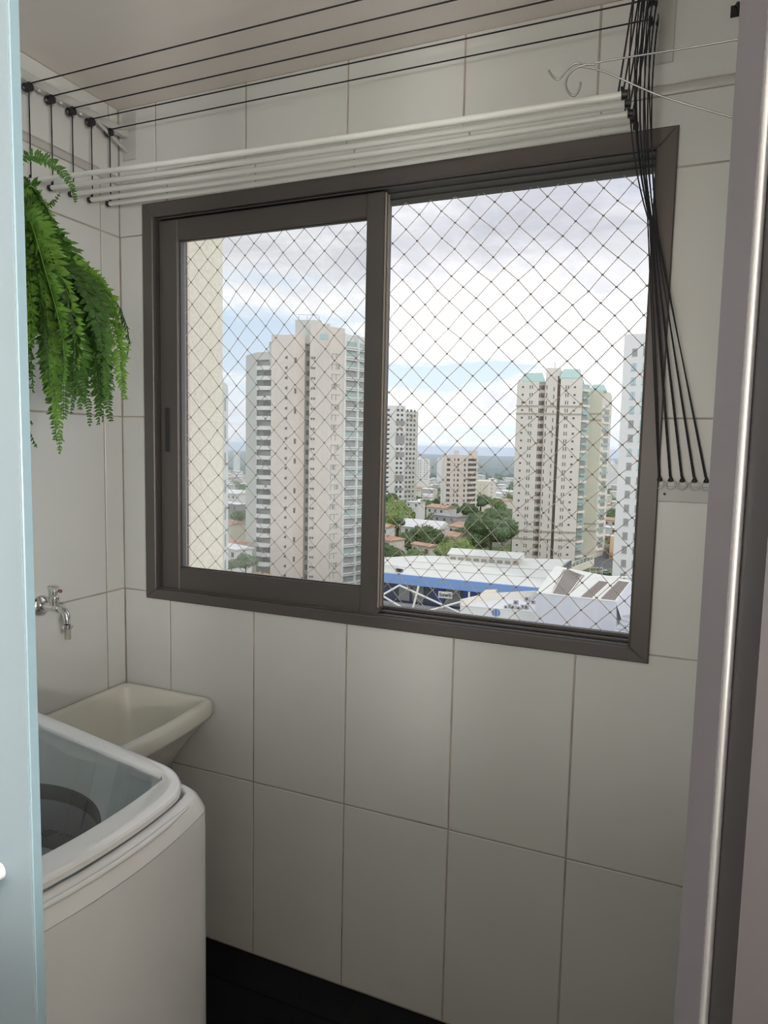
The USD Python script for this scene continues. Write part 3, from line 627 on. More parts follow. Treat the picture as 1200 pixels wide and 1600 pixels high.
# ------------------------------------------------------------------ the hanging fern
def fern():
    r = np.random.default_rng(11)
    C0 = V([.36, -.74, 1.95])
    t = thing('hanging_fern', 'lush green sword fern hanging in a pot against the left wall', 'fern')
    obj('pot', MB().lathe([(.075, -.10), (.105, .03), (.112, .03), (.112, .042), (.100, .042), (.098, .02)], 28, axis_M(C0, [0, 0, 1])), POT, t, smooth=40)
    obj('soil', MB().lathe([(.098, .02), (.098, .028), (.03, .034)], 20, axis_M(C0, [0, 0, 1])), SOIL, t)
    w = MB()
    for a in (0.3, 2.4, 4.5): w.bar(C0 + [.108 * math.cos(a), .108 * math.sin(a), .04], C0 + [0, 0, .45], .0012, 5)
    w.bar(C0 + [0, 0, .40], [C0[0], C0[1], CEIL], .0016, 5); obj('hanging_wire', w, WIRE, t)
    def frond(path, L0, mat_, seed, wid=1.0):
        q = np.random.default_rng(seed); n = 60; P = spline(path, n); d = np.gradient(P, axis=0); d /= np.linalg.norm(d, axis=1, keepdims=True)
        b = MB(); b.tube(P, np.linspace(.0017, .0006, n), 4)
        length = np.sum(np.linalg.norm(np.diff(P, axis=0), axis=1)); m = int(length / .0062)
        side = np.cross(d, [0, 0, 1.0]); bad = np.linalg.norm(side, axis=1) < .15
        roll = q.uniform(-.9, .9); h0 = q.uniform(0, 2 * PI)
        for i in range(4, m):
            s = i / m; k = s * (n - 1); k0 = int(k); p = P[k0] + (P[min(k0 + 1, n - 1)] - P[k0]) * (k - k0); dd = d[k0]
            ref = V([math.cos(h0), math.sin(h0), .15]); sd = np.cross(dd, ref); sd /= np.linalg.norm(sd) + 1e-9; nn = np.cross(sd, dd)
            ln = L0 * wid * min(1, .35 + 3.2 * s) * (1 - .78 * max(0, s - .72) / .28)
            for sg in (-1, 1):
                a = math.radians(68 + q.normal(0, 9)); tilt = q.normal(roll * .35, .22)
                ld = dd * math.cos(a) + (sd * sg * math.cos(tilt) + nn * math.sin(tilt)) * math.sin(a)
                ld = ld + V([0, 0, -.16]); ld /= np.linalg.norm(ld)
                wv = np.cross(ld, nn); wv /= np.linalg.norm(wv) + 1e-9; ww_ = ln * .115 + .0010
                l = ln * q.uniform(.85, 1.1); up = np.cross(wv, ld) * .0012
                v = [p, p + ld * l * .25 + wv * ww_, p + ld * l * .65 + wv * ww_ * .85, p + ld * l - up * 2, p + ld * l * .65 - wv * ww_ * .85, p + ld * l * .25 - wv * ww_, p + ld * l * .45 + up]
                b.add(v, [[0, 6, 1], [1, 6, 2], [2, 6, 3], [3, 6, 4], [4, 6, 5], [5, 6, 0]])
        obj('frond', b, FERN[mat_], t)
    k = 0
    # the mass of fronds, arching out and hanging down
    for i in range(64):
        az = r.uniform(0, 2 * PI) if i % 3 else r.uniform(-.9, 1.5)
        reach = r.uniform(.08, .23); drop = r.uniform(.06, .32)
        if math.cos(az) < 0: reach = min(reach, .20)
        e = V([math.cos(az), math.sin(az), 0])
        h = r.uniform(.0, .09)
        p0 = C0 + e * .04 + [0, 0, .03]
        pts = [p0, p0 + e * reach * .45 + [0, 0, h], p0 + e * reach * .85 + [0, 0, h * .4 - drop * .22], p0 + e * reach * 1.02 + [0, 0, -drop * .62], p0 + e * reach * r.uniform(.95, 1.12) + [0, 0, -drop]]
        frond(pts, r.uniform(.030, .038), (0, 1, 0, 1, 2)[i % 5], 100 + i, 1.0); k += 1
    # fronds that can be told apart at the outline, ending where the photograph shows them
    D = lambda px, py, y: on(px, py, 1, y)
    p0 = C0 + [.05, .02, .03]
    for q, (pth, m_, L_) in enumerate([
        ([p0, D(28, 246, -.70), D(62, 246, -.66), D(95, 266, -.64), D(118, 318, -.62)], 1, .018),
        ([p0, D(60, 300, -.70), D(100, 400, -.66), D(135, 520, -.64), D(160, 560, -.62), D(179, 612, -.61)], 1, .026),
        ([p0, D(50, 320, -.72), D(85, 420, -.72), D(115, 560, -.70), D(135, 620, -.69), D(140, 668, -.69)], 0, .022),
        ([p0, D(45, 330, -.76), D(70, 450, -.78), D(82, 580, -.78), D(92, 660, -.78), D(93, 711, -.78)], 2, .030),
        ([p0, D(40, 340, -.74), D(66, 470, -.74), D(78, 560, -.74), D(84, 640, -.74), D(88, 690, -.74)], 1, .030),
        ([p0, D(35, 350, -.80), D(45, 470, -.82), D(50, 580, -.84), D(52, 615, -.84)], 1, .026),
        ([p0, D(45, 330, -.68), D(90, 430, -.64), D(120, 500, -.62), D(145, 500, -.62), D(152, 545, -.61)], 2, .028),
        ([p0, D(30, 400, -.86), D(28, 540, -.90), D(36, 640, -.92), D(58, 700, -.92)], 0, .024),
        ([p0, D(26, 420, -.86), D(24, 560, -.88), D(30, 640, -.88), D(52, 662, -.88)], 0, .026),
        ([p0, D(24, 270, -.72), D(40, 290, -.70), D(70, 320, -.68), D(94, 300, -.66)], 0, .016),
        ([p0, D(50, 310, -.70), D(95, 420, -.68), D(112, 520, -.68), D(112, 600, -.68)], 2, .030),
        ([p0, D(40, 330, -.70), D(75, 420, -.66), D(95, 510, -.66), D(100, 590, -.66)], 1, .030),
        ([p0, D(60, 320, -.66), D(105, 420, -.62), D(138, 470, -.60), D(150, 520, -.60)], 0, .030),
        ([p0, D(55, 330, -.70), D(98, 400, -.68), D(128, 460, -.66), D(140, 510, -.66)], 1, .032),
        ([p0, D(50, 340, -.74), D(88, 430, -.74), D(112, 510, -.72), D(120, 580, -.72)], 2, .034),
        ([p0, D(50, 330, -.66), D(92, 380, -.62), D(118, 420, -.60), D(132, 480, -.60)], 0, .032),
        ([p0, D(44, 340, -.78), D(70, 420, -.80), D(92, 500, -.80), D(100, 600, -.80)], 2, .036),
    ]): frond(pth, L_, m_, 500 + q)
fern()

# ------------------------------------------------------------------ the glass door and the door jamb, close to the camera
dr = thing('door_1', kind='structure')
obj('glass_leaf', MB().box(.02, 1.0795, DOORY - .024, DOORY - .012, .02, CEIL - .02), FROST, dr)
obj('glass_edge', MB().box(1.0797, 1.0825, DOORY - .0238, DOORY - .0122, .02, CEIL - .02, .0008), GLASSEDGE, dr)
kz = on(2, 1388, 1, DOORY - .045)
obj('handle', MB().lathe([(.010, 0), (.010, .012), (.015, .016), (.016, .028), (.011, .034)], 20, axis_M([kz[0] - .030, DOORY - .024, kz[2]], [0, -1, 0])), WHITE, dr, smooth=40)
obj('rail', MB().box(.0, RX, DOORY - .05, DOORY + .01, CEIL - .02, CEIL - .001), ALU, dr)
jb = thing('door_2', kind='structure')
JP = lambda pts: MB().prism(pts, -.004, CEIL - .022)
obj('jamb', JP([(1.7125, -1.205), (1.7125, -1.212), (1.7270, -1.248), (RX, -1.248), (RX, -1.205)]), ALU, jb)
bd = MB(); a = np.linspace(0, 2 * PI, 15)[:-1]
bd.rings([np.c_[1.7305 + .0030 * np.cos(a), -1.2525 + .0030 * np.sin(a), 0 * a + z] for z in (-.004, CEIL - .022)])
obj('bead', bd, ALUB, jb, smooth=50)
obj('stop', JP([(1.7330, -1.249), (1.7420, -1.312), (RX + .16, -1.312), (RX + .16, -1.3005), (RX - .001, -1.3005), (RX - .001, -1.249)]), DARKJ, jb)

# added bar that shades the lower wall, and the added fill lamps' fittings
bar = thing('breakfast_bar', 'tall white bar added unseen behind the camera to shade the lower wall', 'counter', (1.9, -2.15, -.004))
obj('counter_top', MB().box(-2.2, 2.3, -.20, .20, 1.23, 1.27, .004), KW, bar)
obj('panel', MB().box(-2.1, 2.2, -.10, .06, 0, 1.23), KW, bar)
for k, q in enumerate(FILL_LAMPS):
    kl = thing('pendant_lamp', 'added white globe fill lamp behind the camera, %s' % ['nearest the laundry door', 'middle one', 'farthest to the right'][k], 'lamp')
    obj('canopy', MB().lathe([(.05, CEIL - .001), (.05, CEIL - .02), (.012, CEIL - .03)], 16, axis_M([q[0], q[1], 0], [0, 0, 1])), ROD, kl)
    obj('flex', MB().bar([q[0], q[1], q[2] + .22], [q[0], q[1], CEIL - .02], .004, 6), BLACKP, kl)
    obj('cap', MB().lathe([(.06, q[2] + .19), (.05, q[2] + .22), (.01, q[2] + .23)], 16, axis_M([q[0], q[1], 0], [0, 0, 1])), BLACKP, kl)

# ================================================================== outside: this building's own wall, then the city
def fm(*a, **k): return mat(*a, **k)
PALE = fm('render_pale', (0.80, 0.745, 0.66), rough=0.85, vary=0.05, vscale=.1)
PINKISH = fm('render_pink', (0.82, 0.725, 0.64), rough=0.85, vary=0.05, vscale=.1)
IVORY = fm('render_ivory', (0.85, 0.80, 0.71), rough=0.85, vary=0.04, vscale=.1)
CREAM = fm('render_cream', (0.83, 0.765, 0.62), rough=0.85, vary=0.05, vscale=.1)
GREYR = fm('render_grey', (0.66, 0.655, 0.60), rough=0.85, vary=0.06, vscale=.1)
WHITER = fm('render_white', (0.84, 0.835, 0.80), rough=0.8, vary=0.03, vscale=.1)
WINDARK = fm('far_window', (0.13, 0.13, 0.125), rough=0.3)
WINMID = fm('far_window_mid', (0.30, 0.31, 0.29), rough=0.3)
WINBLUE = fm('far_window_blue', (0.50, 0.66, 0.68), rough=0.15)
WINGREY = fm('far_window_grey', (0.36, 0.36, 0.345), rough=0.3)
BALGL = fm('balcony_glass', (0.42, 0.52, 0.48), rough=0.2)
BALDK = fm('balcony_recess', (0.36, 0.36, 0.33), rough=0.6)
COPPER = fm('green_roof', (0.50, 0.66, 0.58), rough=0.7)
BAND = fm('cornice', (0.52, 0.47, 0.41), rough=0.85)
GROOVE = fm('groove', (0.22, 0.19, 0.16), rough=0.9)
ROOFW = fm('roof_white', (0.88, 0.865, 0.76), rough=0.7, vary=0.04, vscale=.25)
BLUEF = fm('fascia_blue', (0.26, 0.42, 0.78), rough=0.5)
STEELW = fm('steel_white', (0.86, 0.84, 0.80), rough=0.5)
SHOPD = fm('shop_dark', (0.10, 0.12, 0.17), rough=0.3)
SHOPB = fm('shop_blue', (0.08, 0.12, 0.36), rough=0.3)
LAV = fm('wall_lavender', (0.70, 0.70, 0.75), rough=0.85, vary=0.05, vscale=.5, stretch=(1, 1, .15))
SLAT = fm('slat_brown', (0.30, 0.25, 0.21), rough=0.7)
ASPH = fm('asphalt', (0.17, 0.165, 0.16), rough=0.9, vary=0.15, vscale=.3)
ORANGE = fm('roof_tiles', (0.64, 0.40, 0.28), rough=0.85, vary=0.25, vscale=.5)
GREYROOF = fm('roof_grey', (0.42, 0.41, 0.40), rough=0.8, vary=0.1, vscale=.3)
LEAF = [fm('leaf_%d' % i, c, rough=0.7, vary=0.35, vscale=.8, translucent=0.25) for i, c in enumerate([(0.17, 0.24, 0.11), (0.23, 0.32, 0.13), (0.33, 0.42, 0.15), (0.22, 0.30, 0.16)])]  # greens lightened, putting some air haze into the leaf colour
TAKEN = []
TRUNK = fm('trunk', (0.16, 0.12, 0.09), rough=0.9)
EARTH = fm('bare_earth', (0.55, 0.36, 0.20), rough=0.95, vary=0.2, vscale=.3)
METAL = fm('ac_metal', (0.55, 0.55, 0.53), rough=0.5)
EMB = fm('emblem_blue', (0.14, 0.24, 0.50), rough=0.5)

# own building: the wing at the left of the window
ex = thing('side_wall', 'textured cream stucco wall seen through the left pane', 'wall')
xw = -1.15; ya = on(296, 700, 0, xw)[1]; yb = on(348, 700, 0, xw)[1]; y0 = on(280, 700, 0, xw)[1]
obj('wall_face', MB().box(xw - .5, xw, ya, yb, -20, 14), STUCCO, ex)
obj('edge_strip', MB().box(xw - .5, xw + .012, y0 - 1.0, ya - .004, -20, 14), PINKSHADE, ex)  # darker pink puts the shade of the wall's turned edge into colour

# ------------------------------------------------------------------ land
def land():
    ds = np.r_[np.linspace(20, 400, 9), np.geomspace(480, 9000, 22)]; ls = np.linspace(-1.6, 1.6, 65)
    Vv = []; 
    for d in ds:
        g = GROUND if d <= 380 else GROUND - 45 * min(1, (d - 380) / 1500)
        for s in ls:
            l = s * (d + 120); p = CAM + FH * d + RH * l
            z = g + (0 if d < 400 else 5 * math.sin(l * .004 + d * .002) * min(1, (d - 400) / 800))
            Vv.append([p[0], p[1], z])
    n = len(ls); F = [[i * n + j, i * n + j + 1, (i + 1) * n + j + 1, (i + 1) * n + j] for i in range(len(ds) - 1) for j in range(n - 1)]
    g = usdkit.material(stage, '/World/Looks/land', {
        'tc': ('geometry', {}), 'n': ('noise_texture', {'scale': .012, 'detail': 6.0, 'roughness': .65}), 'm': ('mapping', {'scale': (1, 1, 1)}),
        'r': ('rgb_ramp', {'ramp': [(.30, (.09, .13, .055)), (.45, (.16, .20, .085)), (.55, (.33, .33, .27)), (.62, (.15, .20, .08)), (.75, (.26, .34, .12))]}),
        'p': ('principled_bsdf', {'roughness': .95, 'specular_ior_level': .1})},
        [('tc.position', 'm.vector'), ('m.vector', 'n.vector'), ('n.fac', 'r.fac'), ('r.color', 'p.base_color')], surface='p.BSDF')
    obj('ground', (V(Vv), V(F)), g, kind='structure')
    HAZYHILL = [mat('hill_%d' % i, c, rough=.95, vary=.2, vscale=.004) for i, c in enumerate([(.20, .26, .24), (.25, .33, .38), (.29, .38, .50)])]  # bluer and paler with distance: air haze put into the hill colours
    r = np.random.default_rng(4)
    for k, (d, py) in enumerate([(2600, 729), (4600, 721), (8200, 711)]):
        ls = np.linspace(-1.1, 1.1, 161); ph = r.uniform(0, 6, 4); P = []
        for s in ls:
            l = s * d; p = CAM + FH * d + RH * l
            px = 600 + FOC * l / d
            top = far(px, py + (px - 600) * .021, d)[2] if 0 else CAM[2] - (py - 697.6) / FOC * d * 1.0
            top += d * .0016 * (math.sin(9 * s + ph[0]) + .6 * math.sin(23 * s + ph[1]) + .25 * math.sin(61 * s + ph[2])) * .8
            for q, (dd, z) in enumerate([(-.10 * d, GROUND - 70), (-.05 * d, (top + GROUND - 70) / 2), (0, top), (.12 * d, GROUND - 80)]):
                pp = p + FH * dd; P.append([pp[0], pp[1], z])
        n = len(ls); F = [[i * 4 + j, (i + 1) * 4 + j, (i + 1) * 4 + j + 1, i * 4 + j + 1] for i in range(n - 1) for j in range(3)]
        obj('hills', (V(P), V(F)), HAZYHILL[k], smooth=True, kind='structure')
land()

# ------------------------------------------------------------------ towers
def plan(pts): return [far(px, py, d)[:2] for px, py, d in pts]
def zat(px, py, d): return far(px, py, d)[2]
def wall_grid(b, A, B, us, zs, w, h, o0=-.02, o1=.06):
    for u in us:
        for z in zs: b.face_box(A, B, u - w / 2, u + w / 2, z, z + h, o0, o1)
GZ = GROUND

def tower_a():
    t = thing('apartment_tower', 'tall pinkish cream twin-slab apartment tower filling the left pane', 'building')
    P = lambda px, d, py=712: far(px, py, d)[:2]
    Z = lambda px, py, d=206: zat(px, py, d)
    back = 236
    # wing at the left with its rounded balconies
    w0, w1, w2 = P(384, 215), P(401, 207), P(424, 205)
    zw = Z(390, 553, 211)
    obj('wing', MB().prism([w0, w1, P(410, 215), P(440, back), P(398, back)], GZ, zw), GREYR, t)
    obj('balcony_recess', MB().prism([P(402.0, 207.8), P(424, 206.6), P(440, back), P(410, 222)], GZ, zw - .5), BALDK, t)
    FHt = 2.9; nfl = int((zw - 3 - GZ - 5) / FHt)
    for k in range(nfl):
        z = zw - 5.2 - k * FHt
        A, B = w1, w2; L = np.linalg.norm(B - A); tt = (B - A) / L; nn = V([tt[1], -tt[0]])
        us = np.linspace(0, L, 7); bow = .25 + 1.0 * np.sin(us / L * PI)
        pts = [A + tt * u + nn * o for u, o in zip(us, bow)] + [B - nn * .5, A - nn * .5]
        obj('balcony', MB().prism(pts, z, z + 1.15), WHITER, t)
        obj('balcony_window', MB().face_box(A, B, L * .42, L * .92, z + 1.2, z + 2.45, -.6, -.25), WINDARK if k % 3 else WINMID, t)
    obj('wing_cap', MB().prism([w1, w2, P(438, back), P(410, 215)], zw - 2.2, zw), GREYR, t)
    # first slab
    z1 = Z(440, 525)
    a0, a1, a2 = P(423, 204), P(458, 203), P(475, 205.5)
    obj('slab', MB().prism([a0, a1, a2, P(477, back), P(436, back)], GZ, z1), PINKISH, t)
    obj('slab_shoulder', MB().prism([P(419.5, 206), P(424, 205), P(440, back), P(430, back)], zw - 4, Z(421, 534)), GREYR, t)
    # stair core and its dark groove
    zc = Z(480, 500)
    obj('stair_core', MB().prism([P(459.5, 206), P(500, 206), P(500, 222), P(462, 222)], z1 - 2, zc), GREYR, t)
    obj('recess', MB().prism([P(474.5, 208), P(484, 208.5), P(486, back), P(474, back)], GZ, z1 + .5), GREYR, t)
    gb = MB()
    g0, g1 = P(475, 207.9), P(484, 208.4); L = np.linalg.norm(g1 - g0)
    for k in range(27):
        z = GZ + 4 + k * 2.9
        gb.face_box(g0, g1, L * .30, L * .75, z, z + 1.5, 0, .08)
    obj('stair_windows', gb, WINDARK, t, kind='stuff')
    # second slab
    z2a, z2b = Z(484, 508), Z(530, 517)
    b0, b1, b2 = P(482.5, 203), P(513, 202), P(536, 205)
    obj('slab', MB().prism([b0, b1, P(513, back), P(486, back)], GZ, Z(495, 509)), PINKISH, t)
    obj('slab', MB().prism([b1, b2, P(532, back), P(513, back)], GZ, Z(522, 514)), PINKISH, t)
    # balcony flank at the right
    c0, c1, c2 = P(536, 205), P(556, 208), P(578, 214)
    zb = Z(545, 524, 208)
    obj('flank', MB().prism([P(536, 206.2), P(557, 209.2), P(578, 215.2), P(572, 244), P(534, 240)], GZ, zb), WHITER, t)
    for A, B in ((c0, c1), (c1, c2)):
        L = np.linalg.norm(B - A)
        obj('pier', MB().face_box(A, B, -.35, .35, GZ, zb, -.8, .5), WHITER, t)
        for k in range(26):
            z = zb - 4.6 - k * 2.9
            if z < GZ + 2: break
            obj('balcony_glazing', MB().face_box(A, B, .4, L - .4, z + 1.0, z + 2.5, -1.0, .12), BALGL if (k < 3 or k % 4 == 1) else WINGREY, t)
            obj('balcony', MB().face_box(A, B, .3, L - .2, z, z + .95, -.9, .75), WHITER, t)
            rr = MB(); rr.face_box(A, B, .3, L - .3, z + .35, z + .6, .76, .80); obj('railing_band', rr, WINGREY, t)
    # small windows
    wb = MB(); zs = [Z(445, 562) - k * 2.9 for k in range(25)]
    L = np.linalg.norm(a1 - a0)
    wall_grid(wb, a0, a1, [L * .655, ], zs, .55, .55); wall_grid(wb, a0, a1, [L * .70], [z - .1 for z in zs], .3, .9)
    L = np.linalg.norm(a2 - a1); 
    for k, z in enumerate(zs):
        if k % 5 in (0, 3): wb.face_box(a1, a2, L * .05, L * .05 + .7, z - 1.2, z + .3, -.02, .06)
    L = np.linalg.norm(b1 - b0); wall_grid(wb, b0, b1, [L * .24, L * .12], zs, .5, .6)
    obj('small_windows', wb, WINDARK, t, kind='stuff')
    fb = MB(); L = np.linalg.norm(b2 - b1)
    for k, z in enumerate(zs):
        for u in (L * .30, L * .58):
            fb.face_box(b1, b2, u - .75, u + .75, z + 1.5, z + 1.65, -.02, .10); fb.face_box(b1, b2, u - .75, u - .6, z, z + 1.6, -.02, .10)
            if (k * 3 + int(u * 10)) % 4 == 0: fb.face_box(b1, b2, u - .2, u + .5, z + .2, z + 1.45, -.02, .04)
    obj('paired_windows', fb, WINGREY, t, kind='stuff')
    obj('roof_tank_window', MB().face_box(b0, b1, L * .55 + .2, L * .55 + 2.6, Z(505, 533), Z(505, 533) + 1.5, 0, .1), WINBLUE, t)
    ab = MB()
    for px in (465, 478, 496): q = P(px, 212); ab.bar([*q, zc], [*q, zc + 2.2], .12, 5)
    obj('roof_railing', ab.face_box(P(463, 206.5), P(497, 206.5), 0, 6.0, zc + 1.5, zc + 1.62, -.05, .05), METAL, t)
tower_a()

def tower_b():
    t = thing('apartment_tower', 'cream apartment tower with green mansard roofs in the right half of the view', 'building')
    P = lambda px, d, py=712: far(px, py, d)[:2]
    Z = lambda px, py, d=272: zat(px, py, d)
    zt = Z(820, 597); z3 = Z(890, 593)
    A0, A1 = P(804, 274), P(838, 271); S1 = P(848, 273); C0, C1 = P(848, 271), P(866.5, 270); D0, D1 = P(871, 270), P(905, 269); E1 = P(916, 274)
    bk = 300
    obj('shaft', MB().prism([A0, A1, P(840, bk), P(812, bk)], GZ, zt), IVORY, t)
    obj('window_shaft', MB().prism([P(838, 272.5), P(848.5, 272.5), P(850, bk), P(838, bk)], GZ, zt), PINKISH, t)
    obj('shaft', MB().prism([C0, C1, P(868, bk), P(848, bk)], GZ, Z(856, 590)), PALE, t)
    obj('groove', MB().prism([P(866, 271.5), P(871.5, 271.5), P(872, bk), P(866, bk)], GZ, Z(868, 588)), GROOVE, t)
    obj('shaft', MB().prism([D0, D1, P(905, bk), P(872, bk)], GZ, z3), IVORY, t)
    obj('balcony_shaft', MB().prism([P(904.5, 271), P(916, 275), P(920, bk), P(904, bk)], GZ, Z(908, 600)), BALGL, t)
    # roofs
    def mansard(pts, z, hgt, ins):
        p = V(pts); c = p.mean(0); q = c + (p - c) * ins
        R = [np.c_[p, 0 * p[:, 0] + z], np.c_[p, 0 * p[:, 0] + z + .5], np.c_[q, 0 * q[:, 0] + z + hgt]]
        m = MB().rings(R).get(); m.fix_normals(); obj('mansard_roof', m, COPPER, t)
    mansard([P(808, 274), P(847, 271), P(849, 296), P(818, 296)], zt, 4.0, .72)
    mansard([P(869, 270), P(905, 269.5), P(908, 296), P(872, 296)], z3, 4.2, .70)
    obj('roof_core', MB().prism([P(848, 275), P(871, 275), P(872, 292), P(848, 292)], zt - 1, Z(860, 575, 275)), PALE, t)
    obj('roof_core', MB().prism([P(857, 278), P(885, 280), P(884, 292), P(858, 292)], zt, Z(870, 579, 278)), PALE, t)
    obj('mast', MB().bar([*P(861, 282), Z(861, 576)], [*P(861, 282), Z(861, 561)], .15, 5), METAL, t)
    obj('turret', MB().prism([P(806, 274), P(812, 273.5), P(812, 280), P(806, 280)], zt, zt + 1.2), IVORY, t)
    # second volume behind at the right
    F0, F1, G1 = P(916, 288), P(937, 286), P(949, 294); z4 = Z(925, 611, 287)
    obj('shaft', MB().prism([F0, F1, P(938, 318), P(918, 318)], GZ, z4), CREAM, t)
    obj('balcony_shaft', MB().prism([P(936.5, 287.5), P(949, 295), P(952, 320), P(936, 320)], GZ, Z(942, 612, 290)), PALE, t)
    mansard([P(916, 288), P(943, 288), P(944, 314), P(920, 314)], z4, 3.2, .62)
    # cornices
    for py, d, mt in ((634, 0, BAND), (646, 0, BAND), (829, 0, BAND), (841, 0, BAND)):
        bb = MB()
        for (A, B) in ((A0, A1), (C0, C1), (D0, D1)):
            L = np.linalg.norm(B - A); z = Z(830, py); bb.face_box(A, B, -.1, L + .1, z - .25, z + .25, -.05, .30)
        obj('cornice', bb, BAND, t)
    for py in (646, 656, 818, 829):
        z = Z(925, py, 287); L = np.linalg.norm(F1 - F0); obj('cornice', MB().face_box(F0, F1, -.1, L + .1, z - .2, z + .2, -.05, .25), BAND, t)
    zs = [Z(830, 606) - 2.95 * k for k in range(24)]
    wb = MB(); L = np.linalg.norm(A1 - A0)
    wall_grid(wb, A0, A1, [L * .27], zs, .7, .7); wall_grid(wb, A0, A1, [L * .60, L * .70], [z - .3 for z in zs], .32, 1.3)
    L = np.linalg.norm(C1 - C0); wall_grid(wb, C0, C1, [L * .12], [z - .5 for z in zs], .3, 1.5); wall_grid(wb, C0, C1, [L * .72], [z - 1.2 for z in zs], .3, 1.5)
    L = np.linalg.norm(D1 - D0); wall_grid(wb, D0, D1, [L * .26, L * .36], [z - .4 for z in zs], .3, 1.4); wall_grid(wb, D0, D1, [L * .66], zs, .75, .7)
    obj('small_windows', wb, WINDARK, t, kind='stuff')
    sb = MB(); q0, q1 = P(838, 272.4), P(848.4, 272.4); L = np.linalg.norm(q1 - q0)
    for z in zs: sb.face_box(q0, q1, L * .28, L * .80, z - .6, z + 1.0, -.02, .10); sb.face_box(q0, q1, L * .08, L * .18, z - .6, z + 1.0, -.02, .10)
    obj('stair_windows', sb, WINDARK, t, kind='stuff')
    for (A, B, z0_, d, mt) in ((P(905, 270.6), P(915.5, 274.2), Z(908, 612), 0, 0), (P(937.5, 288.6), P(948.5, 294.6), Z(942, 640, 290), 0, 0)):
        L = np.linalg.norm(B - A)
        for k in range(24):
            z = z0_ - 2.95 * k
            if z < GZ + 1: break
            obj('balcony', MB().face_box(A, B, .15, L - .1, z, z + .9, -.3, .75), BALGL if k % 2 else IVORY, t)
            obj('balcony_glazing', MB().face_box(A, B, .3, L - .3, z + 1.0, z + 2.3, -.3, .12), WINMID if k % 3 else BALGL, t)
    obj('corner_post', MB().face_box(P(904, 269.5), P(905.5, 269.4), 0, .35, GZ, Z(904, 596), -.2, .25), IVORY, t)
tower_b()

def tower_c():
    t = thing('apartment_tower', 'white tower with two columns of square windows at the right frame of the window', 'building')
    P = lambda px, d, py=712: far(px, py, d)[:2]
    d = 140; zt = zat(975, 520, d)
    A, B = P(966.2, d + 2), P(1100, d - 5)
    obj('wall', MB().prism([A, B, P(1100, d + 25), P(968, d + 30)], GZ, zt), WHITER, t)
    L = np.linalg.norm(B - A); tt = (B - A) / L
    def u_of(px, py):
        r = ray(px, py)[:2]; M = np.c_[tt, -r]; return np.linalg.solve(M, CAM[:2] - A)[0]
    def z_of(px, py):
        r = ray(px, py); M = np.c_[tt, -r[:2]]; k = np.linalg.solve(M, CAM[:2] - A)[1]; return CAM[2] + r[2] * k
    wtop = z_of(985, 536); step = (z_of(982, 545.5) - z_of(977, 843.0)) / 13.5
    cols = [u_of(984.5, 690), u_of(1001.5, 690), u_of(1019, 690)]
    for c, u in enumerate(cols):
        for k in range(20):
            z = z_of(984, 545) - k * step * 1.0
            if z < GZ + 1: break
            w, h = .98, 1.42
            m = WINBLUE if (k in (1, 2, 3, 4, 7) and c < 2) or (c == 1 and k in (5, 6, 8)) else WINGREY  # blue panes have the reflected sky put into their colour
            f = tag(obj('window', MB().face_box(A, B, u - w / 2, u + w / 2, z - h, z, -.05, .03), m, t))
            fr = MB(); fr.face_box(A, B, u - w / 2 - .06, u + w / 2 + .06, z - h - .10, z - h, -.02, .12); fr.face_box(A, B, u - .03, u + .03, z - h, z, .03, .06)
            obj('sill', fr, GREYROOF, f)
tower_c()

def tower(px0, px1, pxm, ptop, d, mw, mr, label, floors, cols, rcols, balc=False, deep=16, name='apartment_tower', wmat=WINDARK, step=2.95, top=None):
    """a box tower whose corner towards the camera stands at pxm"""
    t = thing(name, label, 'building')
    P = lambda px, dd, py=712: far(px, py, dd)[:2]
    zt = zat((px0 + px1) / 2, ptop, d)
    A, M, B = P(px0, d + 1), P(pxm, d), P(px1, d + deep * .45); TAKEN.append((*P((px0 + px1) / 2, d + deep * .5), max(deep, (px1 - px0) * d / FOC)))
    bk = [P(px1 + 1, d + deep), P(px0 + 2, d + deep)]
    gz = GZ if d < 420 else GZ - 45 * min(1, (d - 380) / 1500)
    obj('wall', MB().prism([A, M, P(pxm, d + deep), bk[1]], gz, zt), mw, t)
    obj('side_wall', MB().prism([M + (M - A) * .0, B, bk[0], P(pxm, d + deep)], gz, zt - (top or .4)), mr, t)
    wb = MB(); L = np.linalg.norm(M - A)
    for c in cols:
        for k in range(floors): wb.face_box(A, M, L * c[0], L * c[1], zt - 3.4 - k * step, zt - 2.0 - k * step, -.05, .08)
    L = np.linalg.norm(B - M)
    for c in rcols:
        for k in range(floors): wb.face_box(M, B, L * c[0], L * c[1], zt - 3.4 - k * step, zt - 2.0 - k * step, -.05, .08)
    if cols or rcols: obj('windows', wb, wmat, t, kind='stuff')
    if balc:
        for k in range(floors):
            z = zt - 4.6 - k * step
            obj('balcony', MB().face_box(M, B, L * .12, L * .98, z, z + 1.0, -.2, 1.1), mw, t)
    return t, P, zt, d
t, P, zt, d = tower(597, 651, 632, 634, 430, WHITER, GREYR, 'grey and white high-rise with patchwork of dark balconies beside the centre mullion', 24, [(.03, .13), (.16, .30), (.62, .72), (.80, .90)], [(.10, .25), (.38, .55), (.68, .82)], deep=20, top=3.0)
for k, (pa, pb) in enumerate([(657, 664), (680, 694), (706, 714), (742, 752), (762, 766)]):
    obj('grey_panel', MB().face_box(P(597, 431), P(632, 430), 17.5 * .46, 17.5 * .78, zat(615, pb, 430), zat(615, pa, 430), .0, .10), GREYROOF, t)
for k in range(24):
    obj('balcony', MB().face_box(P(597, 431), P(632, 430), .4, 4.6, zt - 5.2 - k * 2.95, zt - 4.1 - k * 2.95, -.1, 1.2), WHITER, t)
